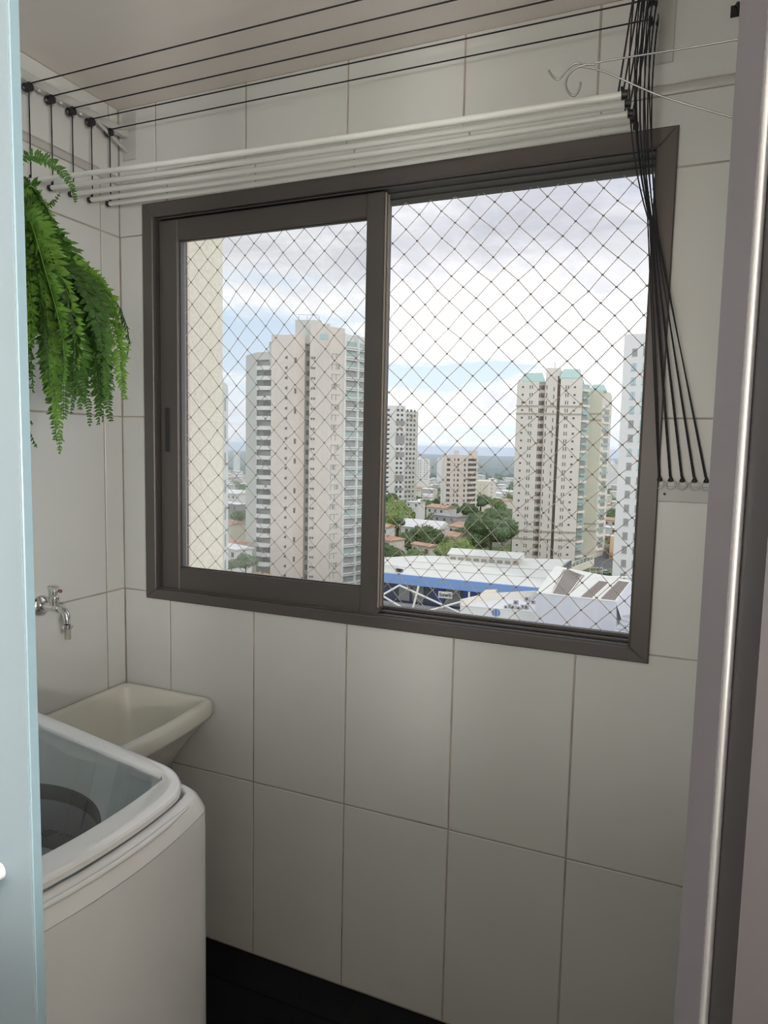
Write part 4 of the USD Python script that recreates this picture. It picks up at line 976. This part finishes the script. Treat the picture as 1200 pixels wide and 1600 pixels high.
tower(648, 671, 660, 717, 900, WHITER, WHITER, 'pale slab block far off behind the grey and white high-rise', 9, [(.15, .25), (.45, .55), (.75, .85)], [(.3, .4), (.65, .75)], wmat=WINMID)
t, P, zt, d = tower(693, 746, 730, 711, 400, PINKISH, PALE, 'pink mid-rise block with stacked side balconies and roof tank', 13, [(.16, .30), (.46, .50), (.60, .67), (.88, .95)], [(.1, .9)], balc=True, deep=18)
obj('white_end', MB().prism([P(690, 402), P(697.5, 400.6), P(698, 412), P(693, 412)], GZ, zt - 2.5), WHITER, t)
obj('roof_tank', MB().prism([P(709, 404), P(717, 404), P(717, 412), P(709, 412)], zt - .5, zat(712, 704, 404)), GREYR, t)
obj('roof_tank', MB().prism([P(731, 401), P(746, 403), P(746, 412), P(731, 412)], zt - 2, zat(738, 704, 404)), PINKISH, t)
tower(747, 776, 764, 752, 520, CREAM, PALE, 'small cream block beside the pink mid-rise', 8, [(.30, .34), (.62, .66)], [(.4, .6)], wmat=BAND, deep=24)
tower(345.5, 355.5, 349, 590, 74, GREYR, WHITER, 'narrow pale slab with a column of slit windows next to the stucco wall', 22, [], [(.25, .45)], wmat=WINGREY, deep=10)

# ------------------------------------------------------------------ the white-roofed hall with its blue fascia
def hall():
    t = thing('market_hall', 'low hall with cream white roof and blue fascia below the trees', 'building')
    F = lambda px, py, d: far(px, py, d)
    de = 168
    e0, e1 = F(584, 894, de + 2), F(842, 919, de - 14)            # eaves corners
    ze = (zat(600, 896, de)); zr = zat(700, 867, 190)
    e0[2] = e1[2] = ze
    r0, r1 = F(659, 866.5, 188), F(884, 884, 182)
    r0[2] = zr; r1[2] = zr
    f0, f1 = np.r_[F(588, 872, 192)[:2], ze], np.r_[F(893, 880, 196)[:2], ze]
    body = MB().prism([e0[:2] + FH[:2] * 3, e1[:2] + FH[:2] * 3, f1[:2], f0[:2]], GZ, ze - .3)
    obj('walls', body, SHOPD, t)
    # roof: hipped sheet with thickness
    n = 9
    top = [e0, e1, r1, r0]
    up = V([0, 0, .25]); Vv = [p for p in top] + [p - up for p in top] + [f0, f0 - up, f1, f1 - up]
    Fq = [[0, 1, 2], [0, 2, 3], [4, 6, 5], [4, 7, 6], [0, 4, 5], [0, 5, 1], [1, 5, 6], [1, 6, 2], [0, 3, 8], [3, 2, 10], [3, 10, 8], [1, 10, 2], [0, 8, 9], [0, 9, 4]]
    obj('roof', (V(Vv), V(Fq)), ROOFW, t)
    for k in range(1, 3):
        a, b2 = e0 + (r0 - e0) * k / 3.2, e1 + (r1 - e1) * k / 3.2
        obj('roof_seam', MB().bar(a + [0, 0, .02], b2 + [0, 0, .02], .09, 4), GREYR, t)
    A, B = e0[:2], e1[:2]; L = np.linalg.norm(B - A)
    obj('fascia', MB().face_box(A, B, 0, L, ze - 2.3, ze + .05, -.2, .5), BLUEF, t)
    obj('end_gable', MB().face_box(A, B, L * .02, L * .155, ze + .1, ze + 1.9, -1.5, -1.0), ROOFW, t)
    for u in (.135, .147, .159): obj('vent', MB().face_box(A, B, L * u, L * u + .9, ze + .35, ze + 1.2, -1.05, -.9), WINDARK, t)
    # shop front under the fascia
    A2, B2 = A + FH[:2] * 2.9, B + FH[:2] * 2.9
    for u0, u1, m in ((.40, .46, SHOPB), (.58, .66, SHOPB), (.69, .78, SHOPB), (.47, .56, WINMID), (.17, .24, WINGREY), (.26, .33, WINMID)):
        obj('shop_window', MB().face_box(A2, B2, L * u0, L * u1, ze - 7.0, ze - 2.4, -.1, .12), m, t)
    obj('forecourt', MB().face_box(A, B, -4, L + 2, GZ, ze - 7.2, -1.0, 1.5), GREYROOF, t)
    s0, s1 = far(685, 929, de - 6)[:2], far(706.5, 930.5, de - 7)[:2]; Ls = np.linalg.norm(s1 - s0)
    zs0, zs1 = zat(695, 934.6, de - 6.5), zat(695, 924.6, de - 6.5)
    sg = obj('sign', MB().face_box(s0, s1, 0, Ls, zs0, zs1, -.15, .10), STEELW, t)
    tx = meshkit.text_mesh('Sunerill', (zs1 - zs0) * .52, .06, bold=True); w_ = np.ptp(tx.vertices[:, 0]); tx.apply_scale([Ls * .86 / w_, 1, 1])
    tt = np.r_[(s1 - s0) / Ls, 0]; nn = V([tt[1], -tt[0], 0]); M = np.eye(4); M[:3, 0], M[:3, 1], M[:3, 2] = tt, [0, 0, 1], nn
    M[:3, 3] = np.r_[s0 + (s1 - s0) * .07, zs0 + (zs1 - zs0) * .26] + nn * .10; tx.apply_transform(M); obj('lettering', tx, PRINT, sg)
    # roof monitor
    a, b_ = far(702, 873, 184)[:2], far(812, 882, 178)[:2]; L = np.linalg.norm(b_ - a)
    zb, zt = zat(702, 876, 184), zat(702, 867, 184)
    mon = obj('roof_monitor', MB().face_box(a, b_, 0, L, zb - 1.0, zt, -4.0, 0), PALE, t)
    obj('monitor_roof', MB().face_box(a, b_, -.5, L + .7, zt, zt + .3, -4.6, .5).face_box(a, b_, -.3, L + .5, zt + .3, zat(702, 856, 188), -4.4, -3.6), ROOFW, mon)
    # sloping lid of the monitor
    h = zat(702, 855.5, 189); tq = np.r_[(b_ - a) / L, 0]; nq = V([tq[1], -tq[0], 0])
    p = [np.r_[a, zt + .3] + nq * .5 - tq * .5, np.r_[b_, zt + .3] + nq * .5 + tq * .7, np.r_[b_, h] - nq * 4.4 + tq * .7, np.r_[a, h] - nq * 4.4 - tq * .5]
    obj('monitor_lid', (V(p + [q - [0, 0, .25] for q in p]), V([[0, 1, 2], [0, 2, 3], [4, 6, 5], [4, 7, 6], [0, 4, 5], [0, 5, 1], [1, 5, 6], [1, 6, 2], [2, 6, 7], [2, 7, 3], [3, 7, 4], [3, 4, 0]])), ROOFW, mon)
    for k in range(9): obj('monitor_window', MB().face_box(a, b_, L * (k + .15) / 9, L * (k + .85) / 9, zb + .1, zt - .5, -.02, .08), WINGREY if k % 3 else WINMID, mon)
hall()

def truss():
    t = thing('steel_truss', 'white zigzag steel truss in front of the shop windows', 'truss')
    d = 128; F = lambda px, py, dd=d: far(px, py, dd)
    for (a, b_) in (((590, 934), (624, 914.5)), ((624, 914.5), (724, 960)), ((596, 930), (634, 953)), ((654, 916), (644, 955)), ((664, 956), (742, 934)), ((742, 934), (755, 927))):
        obj('beam', MB().bar(F(*a), F(*b_), .20, 6), STEELW, t)
    obj('post', MB().bar(F(596, 930), np.r_[F(596, 930)[:2], GZ], .2, 6), STEELW, t); obj('post', MB().bar(F(733, 925), np.r_[F(733, 925)[:2], GZ], .18, 6), STEELW, t)
    obj('post', MB().bar(F(644, 955), np.r_[F(644, 955)[:2], GZ], .2, 6), STEELW, t)
truss()

def annex():
    t = thing('white_annex', 'white flat-roofed annex with parapet and a round blue emblem', 'building')
    d0 = 104; z = zat(760, 948, d0)                              # the roof deck
    def g(px, py): return on(px, py, 2, z)
    q = [g(719, 946.5), g(838, 957), g(838, 934), g(751, 939)]
    obj('block', MB().prism([p[:2] for p in q], GZ, z), WHITER, t)
    A, B, C_, D_ = [p[:2] for p in q]
    def para(a, b_, h, o0, o1, m): L = np.linalg.norm(b_ - a); obj('parapet', MB().face_box(a, b_, 0, L, z, z + h, o0, o1), m, t)
    para(D_, C_, 1.15, -.2, .05, IVORY); para(A, D_, 1.0, -.05, .15, IVORY); para(A, B, .12, -.25, .05, STEELW)
    obj('stair_head', MB().prism([g(753, 938.5)[:2], g(775, 937)[:2], g(776, 934)[:2], g(757, 935)[:2]], z, z + 1.4), CREAM, t)
    # emblem on the front
    c = far(775, 957.5, np.dot(((A + B) / 2 - CAM[:2]), FH[:2])); L = np.linalg.norm(B - A); tt = (B - A) / L; nn = V([tt[1], -tt[0]])
    uc = (c[:2] - A) @ tt; R = .62; em = MB()
    for x0, x1 in ((-1.0, -.55), (-.38, .30), (.50, .95)):
        xs = np.linspace(x0, x1, 7); yb = -np.sqrt(np.clip(1 - xs ** 2, 0, 1)) * .98; yt = np.sqrt(np.clip(1 - xs ** 2, 0, 1)) * 1.0
        if abs(x0 + .38) < .01: yt = np.full(7, .95); yb = np.linspace(-.85, -.85, 7); xs = np.r_[np.linspace(-.38, .30, 7)]
        fr = [np.r_[A + tt * (uc + R * a) + nn * .06, c[2] + R * b2] for a, b2 in list(zip(xs, yb)) + list(zip(xs[::-1], yt[::-1]))]
        bk = [p - np.r_[nn * .08, 0] for p in fr]; em.rings([bk, fr])
    m = em.get(); m.fix_normals(); obj('emblem', m, EMB, t)
    rr = random.Random(8)
    for k, (px, py, s) in enumerate([(791, 951, .8), (797, 949.5, .9), (802, 952, 1.0), (806, 944, .9), (811, 953, .9), (817, 950, .8), (822, 951.5, .9), (824, 939, 1.1), (833, 943, .8)]):
        p = g(px, py)
        u = thing('rooftop_unit', ['small grey air conditioning unit at the front left of the annex roof', 'air conditioning unit second from the left on the annex roof', 'air conditioning unit third from the left in the front row of the annex roof', 'dark pipe box standing alone behind the front row of units on the annex roof', 'air conditioning unit fourth in the front row of the annex roof', 'air conditioning unit fifth in the front row of the annex roof', 'air conditioning unit at the right end of the front row of the annex roof', 'square vent box at the back of the annex roof', 'small vent at the right edge of the annex roof by the lavender wall'][k], 'air conditioner', (p[0], p[1], z), rr.uniform(0, .5))
        h = .65 * s; obj('case', MB().box(-.42 * s, .42 * s, -.25 * s, .25 * s, 0.04, h, .03), METAL if k != 3 else GREYROOF, u)
        obj('fan_grille', MB().lathe([(.20 * s, 0), (.20 * s, .03), (.05, .035)], 12, axis_M([-.08 * s, -.25 * s, h * .55], [0, -1, 0])), WINDARK, u)
        for sx in (-.3, .3): obj('foot', MB().box(sx * s - .04, sx * s + .04, -.24 * s, .24 * s, 0.0, .04), GREYROOF, u)
annex()

def shed():
    t = thing('roofed_warehouse', 'lavender white walled warehouse with brown slatted roof strips at the lower right', 'building')
    d = 95; zt = zat(900, 932, d)
    def g(px, py, zz=None): return on(px, py, 2, zt if zz is None else zz)
    A, B = g(837.5, 926.5), g(963, 940.5)
    C2, D2 = g(985, 907), g(868, 884)
    zr = zt
    obj('wall', MB().prism([A[:2], B[:2], C2[:2], D2[:2]], GZ, zt - .05), LAV, t)
    obj('roof_deck', MB().prism([A[:2], B[:2], C2[:2], D2[:2]], zt - .05, zt + .02), ROOFW, t)
    L = np.linalg.norm(B[:2] - A[:2]); obj('wall_cap', MB().face_box(A[:2], B[:2], 0, L, zt, zt + .10, -.25, .06), STEELW, t)
    bands = [((863, 927.5), (887, 931), (910, 900), (884, 890)), ((907, 933.5), (926, 935), (952, 911), (936, 908.5)), ((938, 936.5), (962, 939), (984, 911), (966, 908.5))]
    for q, bq in enumerate(bands):
        a, b_, c, dd = [g(*p) for p in bq]
        n = 13
        fl_ = obj('roof_strip', MB().prism([p[:2] for p in (a, b_, c, dd)], zt + .02, zt + .05), GREYR, t)
        for k in range(n):
            f = (k + .5) / n; p0, p1 = a + (dd - a) * f, b_ + (c - b_) * f
            LL = np.linalg.norm((p1 - p0)[:2]); w = np.linalg.norm((dd - a)[:2]) / n * .30
            obj('slat', MB().face_box(p0[:2], p1[:2], LL * .02, LL * .98, zt + .05, zt + .16, -w, w), SLAT, t)
        for (p0, p1) in ((a, dd), (b_, c)):
            obj('strip_edge', MB().bar(p0 + [0, 0, .1], p1 + [0, 0, .1], .10, 4), STEELW, t)
    # back rail, right hand slope with its ledges
    p0, p1 = g(930, 905.5), g(986, 906.5); obj('back_rail', MB().bar(p0 + [0, 0, .5], p1 + [0, 0, .5], .12, 5), STEELW, t)
    for f in np.linspace(0, 1, 5): p = p0 + (p1 - p0) * f; obj('rail_post', MB().bar(p, p + [0, 0, .5], .06, 4), STEELW, t)
    zl = zt - 3.5
    r = [g(963, 940.5), g(985, 907), np.r_[on(1010, 925, 2, zl)[:2], zl], np.r_[on(975, 975, 2, zl)[:2], zl]]
    b = MB(); v = r + [p - [0, 0, .3] for p in r]; b.add(v, [[0, 3, 2, 1], [4, 5, 6, 7], [0, 4, 7, 3], [3, 7, 6, 2], [0, 1, 5, 4], [1, 2, 6, 5]]); m = b.get(); m.fix_normals()
    obj('side_roof', m, LAV, t)
    lw = thing('stepped_wall', 'pale stepped wall with dark joints at the lower right corner of the window', 'wall')
    for k in range(5):
        a, b_ = far(972 - k * 2.2, 962 + k * 6.5, 84)[:], far(996, 962 + k * 6.5, 82)
        LL = np.linalg.norm((b_ - a)[:2]); obj('step', MB().face_box(a[:2], b_[:2], 0, LL, a[2] - 1.2, a[2] - .06, -1.5, .12 * k), LAV, lw)
        obj('joint', MB().face_box(a[:2], b_[:2], 0, LL, a[2] - .06, a[2], -1.5, .12 * k - .06), WINGREY, lw)
    obj('base', MB().prism([far(960, 985, 84)[:2], far(1000, 985, 82)[:2], far(1000, 985, 90)[:2], far(965, 985, 90)[:2]], GZ, zat(965, 995, 84)), LAV, lw)
shed()

def street():
    z = GZ + .05
    g = lambda px, py, zz=z: on(px, py, 2, zz)
    obj('street', MB().prism([g(*p)[:2] for p in [(903, 888), (960, 888), (972, 862), (958, 857), (948, 860)]], z - .3, z), ASPH, kind='structure')
    t = thing('earth_bank', 'bare orange earth slope above the street between the two towers', 'slope')
    p = [far(952, 863, 285), far(967, 862, 285), far(967, 840, 326), far(954, 838, 326)]
    b = MB(); v = p + [np.r_[q[:2], GZ - 1] for q in p]; b.add(v, [[0, 1, 2, 3], [7, 6, 5, 4], [0, 4, 5, 1], [1, 5, 6, 2], [2, 6, 7, 3], [3, 7, 4, 0]]); m = b.get(); m.fix_normals(); obj('earth', m, EARTH, t)
    t = thing('boundary_wall', 'beige boundary wall with railing at the foot of the cream tower', 'wall')
    a, b_ = far(880, 893, 240), far(928, 870, 268); LL = np.linalg.norm((b_ - a)[:2]); obj('wall', MB().face_box(a[:2], b_[:2], 0, LL, GZ, GZ + 2.6, -.2, .2), CREAM, t)
    for f in np.linspace(.02, .98, 9): q = a + (b_ - a) * f; obj('post', MB().bar([q[0], q[1], GZ + 2.6], [q[0], q[1], GZ + 4.4], .12, 5), WHITER, t)
    obj('rail', MB().bar([a[0], a[1], GZ + 4.4], [b_[0], b_[1], GZ + 4.4], .12, 5), WHITER, t)
    t = thing('gate_frame', 'white metal gate frame beside the dark street', 'gate')
    q0, q1 = g(921, 899), g(941, 899)
    for q in (q0, q1, (q0 + q1) / 2): obj('post', MB().bar(q, q + [0, 0, 2.8], .11, 5), STEELW, t)
    for h in (2.8, 1.4): obj('bar', MB().bar(q0 + [0, 0, h], q1 + [0, 0, h], .09, 5), STEELW, t)
    # parked car
    c = g(946, 897); t = thing('car', 'dark silver car parked on the street by the gate', 'car', (c[0], c[1], z), -YAW + 0.1)
    prof = [(-2.1, .35), (-2.15, .75), (-1.75, .95), (-1.05, 1.42), (.55, 1.45), (1.25, .98), (2.05, .85), (2.15, .4)]
    P3 = Polygon(prof); m = trimesh.creation.extrude_polygon(P3, 1.7); v = m.vertices.copy(); m.vertices = np.c_[v[:, 0], v[:, 2] - .85, v[:, 1]]; m.fix_normals(); obj('body', m, mat('car_paint', (.30, .31, .33), .25, coat=.5), t)
    m = trimesh.creation.extrude_polygon(Polygon([(-1.5, .98), (-1.0, 1.36), (.5, 1.38), (1.05, .98)]), 1.74); v = m.vertices.copy(); m.vertices = np.c_[v[:, 0], v[:, 2] - .87, v[:, 1]]; m.fix_normals(); obj('windows', m, WINDARK, t)
    for x in (-1.35, 1.35):
        for y in (-.86, .66): obj('wheel', MB().bar([x, y, .32], [x, y + .2, .32], .32, 14), BLACKP, t)
street()

# ------------------------------------------------------------------ trees
def crown_mesh(seed, n=1500, flat=.62, leaf=.50, lobes=9):
    r = np.random.default_rng(seed); b = MB()
    cs = []
    for k in range(lobes):
        a = r.uniform(0, 2 * PI); rad = r.uniform(.15, .62) * (k > 0); cs.append((V([rad * math.cos(a), rad * math.sin(a), r.uniform(-.12, .28) * flat * 1.4]), r.uniform(.36, .52)))
    for c, R in cs:
        m = trimesh.creation.icosphere(1, R * .86); m.vertices = m.vertices * [1, 1, flat] * (1 + .12 * r.normal(size=(len(m.vertices), 1))) + c; b.tm(m)
    P = []
    while len(P) < n:
        c, R = cs[r.integers(len(cs))]; d = r.normal(size=3); d /= np.linalg.norm(d); P.append((c + d * R * [1, 1, flat] * r.uniform(.86, 1.08), d))
    for p, d in P:
        nrm = d + r.normal(size=3) * .6; nrm /= np.linalg.norm(nrm); u = np.cross(nrm, r.normal(size=3)); u /= np.linalg.norm(u); w = np.cross(nrm, u); s = leaf * r.uniform(.06, .13)
        b.add([p + u * s, p + w * s * .7, p - u * s, p - w * s * .7 + nrm * s * .3], [[0, 1, 2], [0, 2, 3]])
    return b.get()
CROWNS = [crown_mesh(30 + i, flat=f, lobes=l) for i, (f, l) in enumerate([(.62, 9), (.75, 8), (.50, 11), (.85, 7)])]
def tree(px, ptop, d, wpx, m, label, crown=0, hfrac=.62, name='tree', cat='tree', group=None, zg=None):
    """crown wpx wide in the photograph, its top at (px, ptop), standing at distance d"""
    top = far(px, ptop, d); W = wpx * d / FOC / 1.75; zg = GZ if zg is None else zg
    H_ = max(2.0, top[2] - zg)
    ch = min(H_ * .95, W * 2 * hfrac); cz = top[2] - ch * .5
    t = thing(name, label, cat, (top[0], top[1], zg), group=group); TAKEN.append((top[0], top[1], W))
    q = CROWNS[crown].copy(); lo, hi = q.vertices[:, 2].min(), q.vertices[:, 2].max()
    a = (px * 1.7 + d) % 6.28; c_, s_ = math.cos(a), math.sin(a); v = q.vertices; v = np.c_[v[:, 0] * c_ - v[:, 1] * s_, v[:, 0] * s_ + v[:, 1] * c_, v[:, 2]]
    q.vertices = np.c_[v[:, :2] * W, (v[:, 2] - (lo + hi) / 2) / (hi - lo) * ch + cz - zg]
    obj('foliage', q, LEAF[m], t)
    obj('trunk', MB().bar([0, 0, 0], [0, 0, max(.5, cz - zg)], max(.15, W * .07), 7, r2=max(.1, W * .04)), TRUNK, t)
for args in [
    (622, 779, 322, 76, 2, 'broad pale green tree under the grey high-rise at the mullion', 2),
    (612, 770, 345, 34, 0, 'dark round tree left of the grey high-rise foot', 1),
    (660, 816, 250, 66, 0, 'dark tree in front of the white gabled house', 0),
    (638, 830, 272, 40, 1, 'feathery mid green tree between two orange roofs', 3),
    (606, 846, 215, 52, 0, 'dark green tree at the lower left edge of the right opening', 0),
    (716, 841, 212, 70, 2, 'bright green spreading tree right behind the hall roof', 2),
    (655, 855, 205, 60, 1, 'mid green tree rising over the left half of the hall roof', 0),
    (738, 820, 262, 56, 0, 'dark spreading tree beside the small orange roofed house', 2),
    (769, 790, 236, 80, 0, 'large dark tree mass left of the cream tower', 0),
    (738, 786, 320, 40, 0, 'dark tree at the foot of the pink block', 1),
    (786, 808, 218, 50, 3, 'tall grey green tree touching the left edge of the cream tower', 1),
    (800, 822, 256, 30, 0, 'narrow dark tree behind the left edge of the cream tower', 3),
    (712, 786, 360, 24, 3, 'small palm-like tree under the pink block', 3),
    (700, 838, 232, 30, 1, 'light green tree rising between the two small orange roofs', 3),
    (738, 800, 305, 34, 3, 'dusty green tree above the small orange roofed house', 1),
    (713, 826, 253, 20, 0, 'dark tree next to the white gabled house', 1),
    (626, 808, 280, 20, 3, 'small grey green tree left of the white gabled house', 3),
    (752, 770, 470, 34, 3, 'hazy green tree before the cream block', 0),
    (672, 778, 480, 40, 3, 'hazy green tree between the high-rise and the pink block', 2),
    (780, 778, 380, 30, 1, 'small light tree in front of the cream block', 1),
    (676, 800, 330, 34, 3, 'grey green tree between the orange long roof and the white gable', 3),
    (600, 815, 275, 22, 1, 'small tree beside the mullion above the orange roof', 1),
    (690, 775, 430, 30, 0, 'dark low tree left of the pink block', 0),
    (866, 879, 262, 34, 0, 'low dark hedge row at the foot of the cream tower', 2),
    (958, 846, 334, 20, 1, 'green bush on the earth bank between the towers', 1),
    (374, 796, 250, 30, 1, 'leafy light tree between the stucco wall and the tall twin-slab tower', 1),
    (384, 862, 172, 40, 3, 'grey green tree at the foot of the tall twin-slab tower', 0),
    (362, 872, 148, 26, 3, 'low grey tree beside the parking at the bottom of the left pane', 0),
]: tree(*args[:5], args[5], args[6])

# ------------------------------------------------------------------ houses
def house(px, py, d, w, dp, h, roof, wallm, label, rot=0.0, pitch=.30, hip=False, group=None, name='house', windows=True, zg=None):
    zg = (GZ if d <= 380 else GZ - 45 * min(1, (d - 380) / 1500)) if zg is None else zg
    top = far(px, py, d); zt = top[2]; hr = pitch * dp / 2; ze = zt - hr
    t = thing(name, label, 'house', (top[0], top[1], zg), -YAW * -1 + rot, group=group)
    zl = ze - zg; TAKEN.append((top[0], top[1], math.hypot(w, dp) / 2 + .7))
    obj('walls', MB().box(-w / 2, w / 2, -dp / 2, dp / 2, 0, zl), wallm, t)
    o = .5; i = dp * .45 if hip else 0
    R0 = V([(-w / 2 - o, -dp / 2 - o, zl), (w / 2 + o, -dp / 2 - o, zl), (w / 2 + o, dp / 2 + o, zl), (-w / 2 - o, dp / 2 + o, zl)])
    rd = V([(-w / 2 - o + i, 0, zl + hr), (w / 2 + o - i, 0, zl + hr)])
    v = np.vstack([R0, rd, R0 - [0, 0, .2]])
    obj('roof', (v, V([[0, 1, 5], [0, 5, 4], [2, 3, 4], [2, 4, 5], [1, 2, 5], [3, 0, 4], [6, 8, 7], [6, 9, 8], [0, 6, 7], [0, 7, 1], [1, 7, 8], [1, 8, 2], [2, 8, 9], [2, 9, 3], [3, 9, 6], [3, 6, 0]])), roof, t)
    if windows:
        b = MB()
        for u in np.linspace(-w * .32, w * .32, max(2, int(w / 4))): b.box(u - .6, u + .6, -dp / 2 - .06, -dp / 2 + .02, max(.5, zl - 2.4), max(1.5, zl - 1.1))
        obj('windows', b, WINDARK, t, kind='stuff')
    return t
house(690, 788, 345, 12, 9, 5, ORANGE, WHITER, 'house with long orange roof left of the pink block')
house(664, 812, 285, 18, 10, 6, STEELW, WHITER, 'white gabled house with white roof amid the dark trees', rot=.25, pitch=.55)
house(704, 803, 300, 13, 8, 5, GREYROOF, GREYROOF, 'grey flat-looking shed under the pink block', pitch=.12)
house(722, 815, 275, 8, 7, 5, ORANGE, WHITER, 'small white house with orange hipped roof in the middle of the trees', hip=True, pitch=.5)
house(713, 831, 240, 5, 5, 5, ORANGE, WHITER, 'tiny white house with orange roof next to the bright green tree', pitch=.5)
house(606, 836, 232, 9, 7, 5, ORANGE, PALE, 'orange roofed house by the mullion at the left of the trees', hip=True)
house(600, 818, 262, 6, 6, 5, ORANGE, WHITER, 'white house with narrow orange roof close to the mullion', rot=.3)
house(664, 848, 226, 8, 4, 5, ORANGE, PALE, 'long low orange roof peeping out just above the hall')
house(700, 790, 372, 10, 6, 5, WHITER, WHITER, 'white low building at the foot of the pink block', pitch=.1)
house(650, 783, 400, 9, 6, 4, WHITER, WHITER, 'white low building at the foot of the grey and white high-rise', pitch=.1)
house(362, 812, 235, 10, 7, 5, ORANGE, CREAM, 'ochre house with orange roof in the gap left of the tall tower')
house(362, 842, 205, 9, 6, 4, ORANGE, PALE, 'house with pale orange roof lower in the gap left of the tall tower', pitch=.25)
house(368, 768, 330, 14, 8, 5, STEELW, WHITER, 'white roofed warehouse in the gap left of the tall tower', pitch=.12)
house(366, 785, 300, 13, 5, 5, STEELW, WINGREY, 'white billboard-like shed with dark front in the gap left of the tall tower', pitch=.1)
house(366, 852, 190, 10, 5, 4, STEELW, WHITER, 'white roof by the parking in the gap left of the tall tower', pitch=.12)
house(956, 822, 362, 9, 7, 6, WHITER, WHITER, 'white house with two small dark windows between the cream and white towers', pitch=.12)
house(958, 836, 346, 7, 5, 5, PINKISH, mat('brick_red', (.52, .33, .27), .9), 'red walled house below the white one between the cream and white towers', pitch=.1)
house(954, 808, 380, 12, 8, 5, ORANGE, PALE, 'pinkish roofed house behind the white one between the towers')
house(520, 915, 150, 16, 8, 5, STEELW, WHITER, 'white gabled roof at the bottom of the left pane by the tall tower', rot=.2, pitch=.3)
house(402, 903, 165, 13, 10, 4, EARTH, EARTH, 'bare earth lot in front of the tall twin-slab tower', pitch=.02, windows=False, name='yard')
rh = random.Random(77)
for k in range(190):
    d = math.exp(rh.uniform(math.log(540), math.log(2000)))
    px = rh.choice([rh.uniform(352, 386), rh.uniform(600, 800), rh.uniform(600, 800), rh.uniform(930, 975), rh.uniform(700, 800)])
    g = GZ - 45 * min(1, max(0, d - 380) / 1500); z = g + rh.uniform(5, 9) * (1 + d / 2500)
    p = far(px, 712, d)
    if any(math.hypot(p[0] - q[0], p[1] - q[1]) < q[2] + 9 * (1 + d / 2000) + 1 for q in TAKEN): continue
    py = 697.6 + (px - 600) * .021 + (CAM[2] - z) / d * FOC
    w = rh.uniform(8, 16) * (1 + d / 2000)
    t = house(px, py, d, w, w * .6, 5, ORANGE if rh.random() < .14 else rh.choice([STEELW, WHITER, GREYR]), rh.choice([WHITER, PALE, GREYR]), 'small pale house far off in the hazy town', rot=rh.uniform(-.5, .5), pitch=.25, group='small houses of the distant town', name='town_house', windows=False)
for k in range(22):
    d = rh.uniform(1100, 2600); px = rh.choice([rh.uniform(640, 700), rh.uniform(650, 690), rh.uniform(352, 386), rh.uniform(945, 975)])
    if any(math.hypot(*( (far(px, 712, d) + FH * 8)[:2] - V(q[:2]))) < q[2] + 24 for q in TAKEN): continue
    s = thing('far_block', 'tiny pale apartment block on the skyline below the hills', 'building', group='far apartment blocks')
    q = far(px, 712, d); zt = CAM[2] - rh.uniform(.012, .03) * d; w = rh.uniform(8, 13)
    TAKEN.append((*(q + FH * 8)[:2], w + 9))
    obj('wall', MB().prism([q[:2] + RH[:2] * a + FH[:2] * b_ for a, b_ in ((-w, 0), (w, 3), (w, 16), (-w, 14))], GZ - 60, zt), WHITER, s)
    obj('roof_box', MB().prism([q[:2] + RH[:2] * a + FH[:2] * b_ for a, b_ in ((-w * .3, 4), (w * .3, 5), (w * .3, 10), (-w * .3, 9))], zt, zt + 3.5), WHITER, s)
# wooded slopes beyond, too many to count
def woods():
    r = np.random.default_rng(21); proto = UsdGeom.PointInstancer.Define(stage, '/World/distant_woods')
    pr = []
    for i in range(4):
        q = crown_mesh(60 + i, n=160, flat=.7, leaf=.9, lobes=6); p = f'/World/distant_woods/crown_{i:03d}' if i else '/World/distant_woods/crown'
        pr.append(Sdf.Path(p)); usdkit.mesh(stage, p, q, LEAF[(0, 3, 1, 0)[i]])
    pos, sc, ix = [], [], []
    while len(pos) < 2600:
        d = math.exp(r.uniform(math.log(330), math.log(2400))); px = r.uniform(320, 1010)
        if d < 430 and (px > 800 or px < 600): continue
        if math.sin(d * .013 + px * .02) + .5 * math.sin(px * .05) < -.35 and d < 900: continue
        p = far(px, 712, d); g = GZ if d <= 380 else GZ - 45 * min(1, (d - 380) / 1500)
        s = r.uniform(3.2, 7.0) * (1 + d / 2600)
        if any((p[0] - q[0]) ** 2 + (p[1] - q[1]) ** 2 < (q[2] + s * 1.1) ** 2 for q in TAKEN): continue
        pos.append((p[0], p[1], g + 2.0)); sc.append((s, s, s * .9)); ix.append(int(r.integers(4)))
    proto.CreatePrototypesRel().SetTargets(pr); proto.CreateProtoIndicesAttr(ix); proto.CreatePositionsAttr([Gf.Vec3f(*p) for p in pos]); proto.CreateScalesAttr([Gf.Vec3f(*s) for s in sc])
    tag(proto, 'hazy green woods spread over the valley below the hills', 'woods', kind='stuff')
woods()


# ------------------------------------------------------------------ air: thin haze over the far valley
HAZE = usdkit.material(stage, '/World/Looks/haze', {'v': ('principled_volume', {'color': (0.80, 0.90, 1.0), 'density': 0.00018, 'anisotropy': 0.2})}, [], volume='v.volume')
hz = [CAM + FH * d + RH * l for d, l in ((760, -1500), (760, 1500), (14000, 16000), (14000, -16000))]
tag(obj('haze', MB().prism([p[:2] for p in hz], GROUND - 120, 12), HAZE), 'blue haze in the air over the far valley', 'haze', kind='stuff')
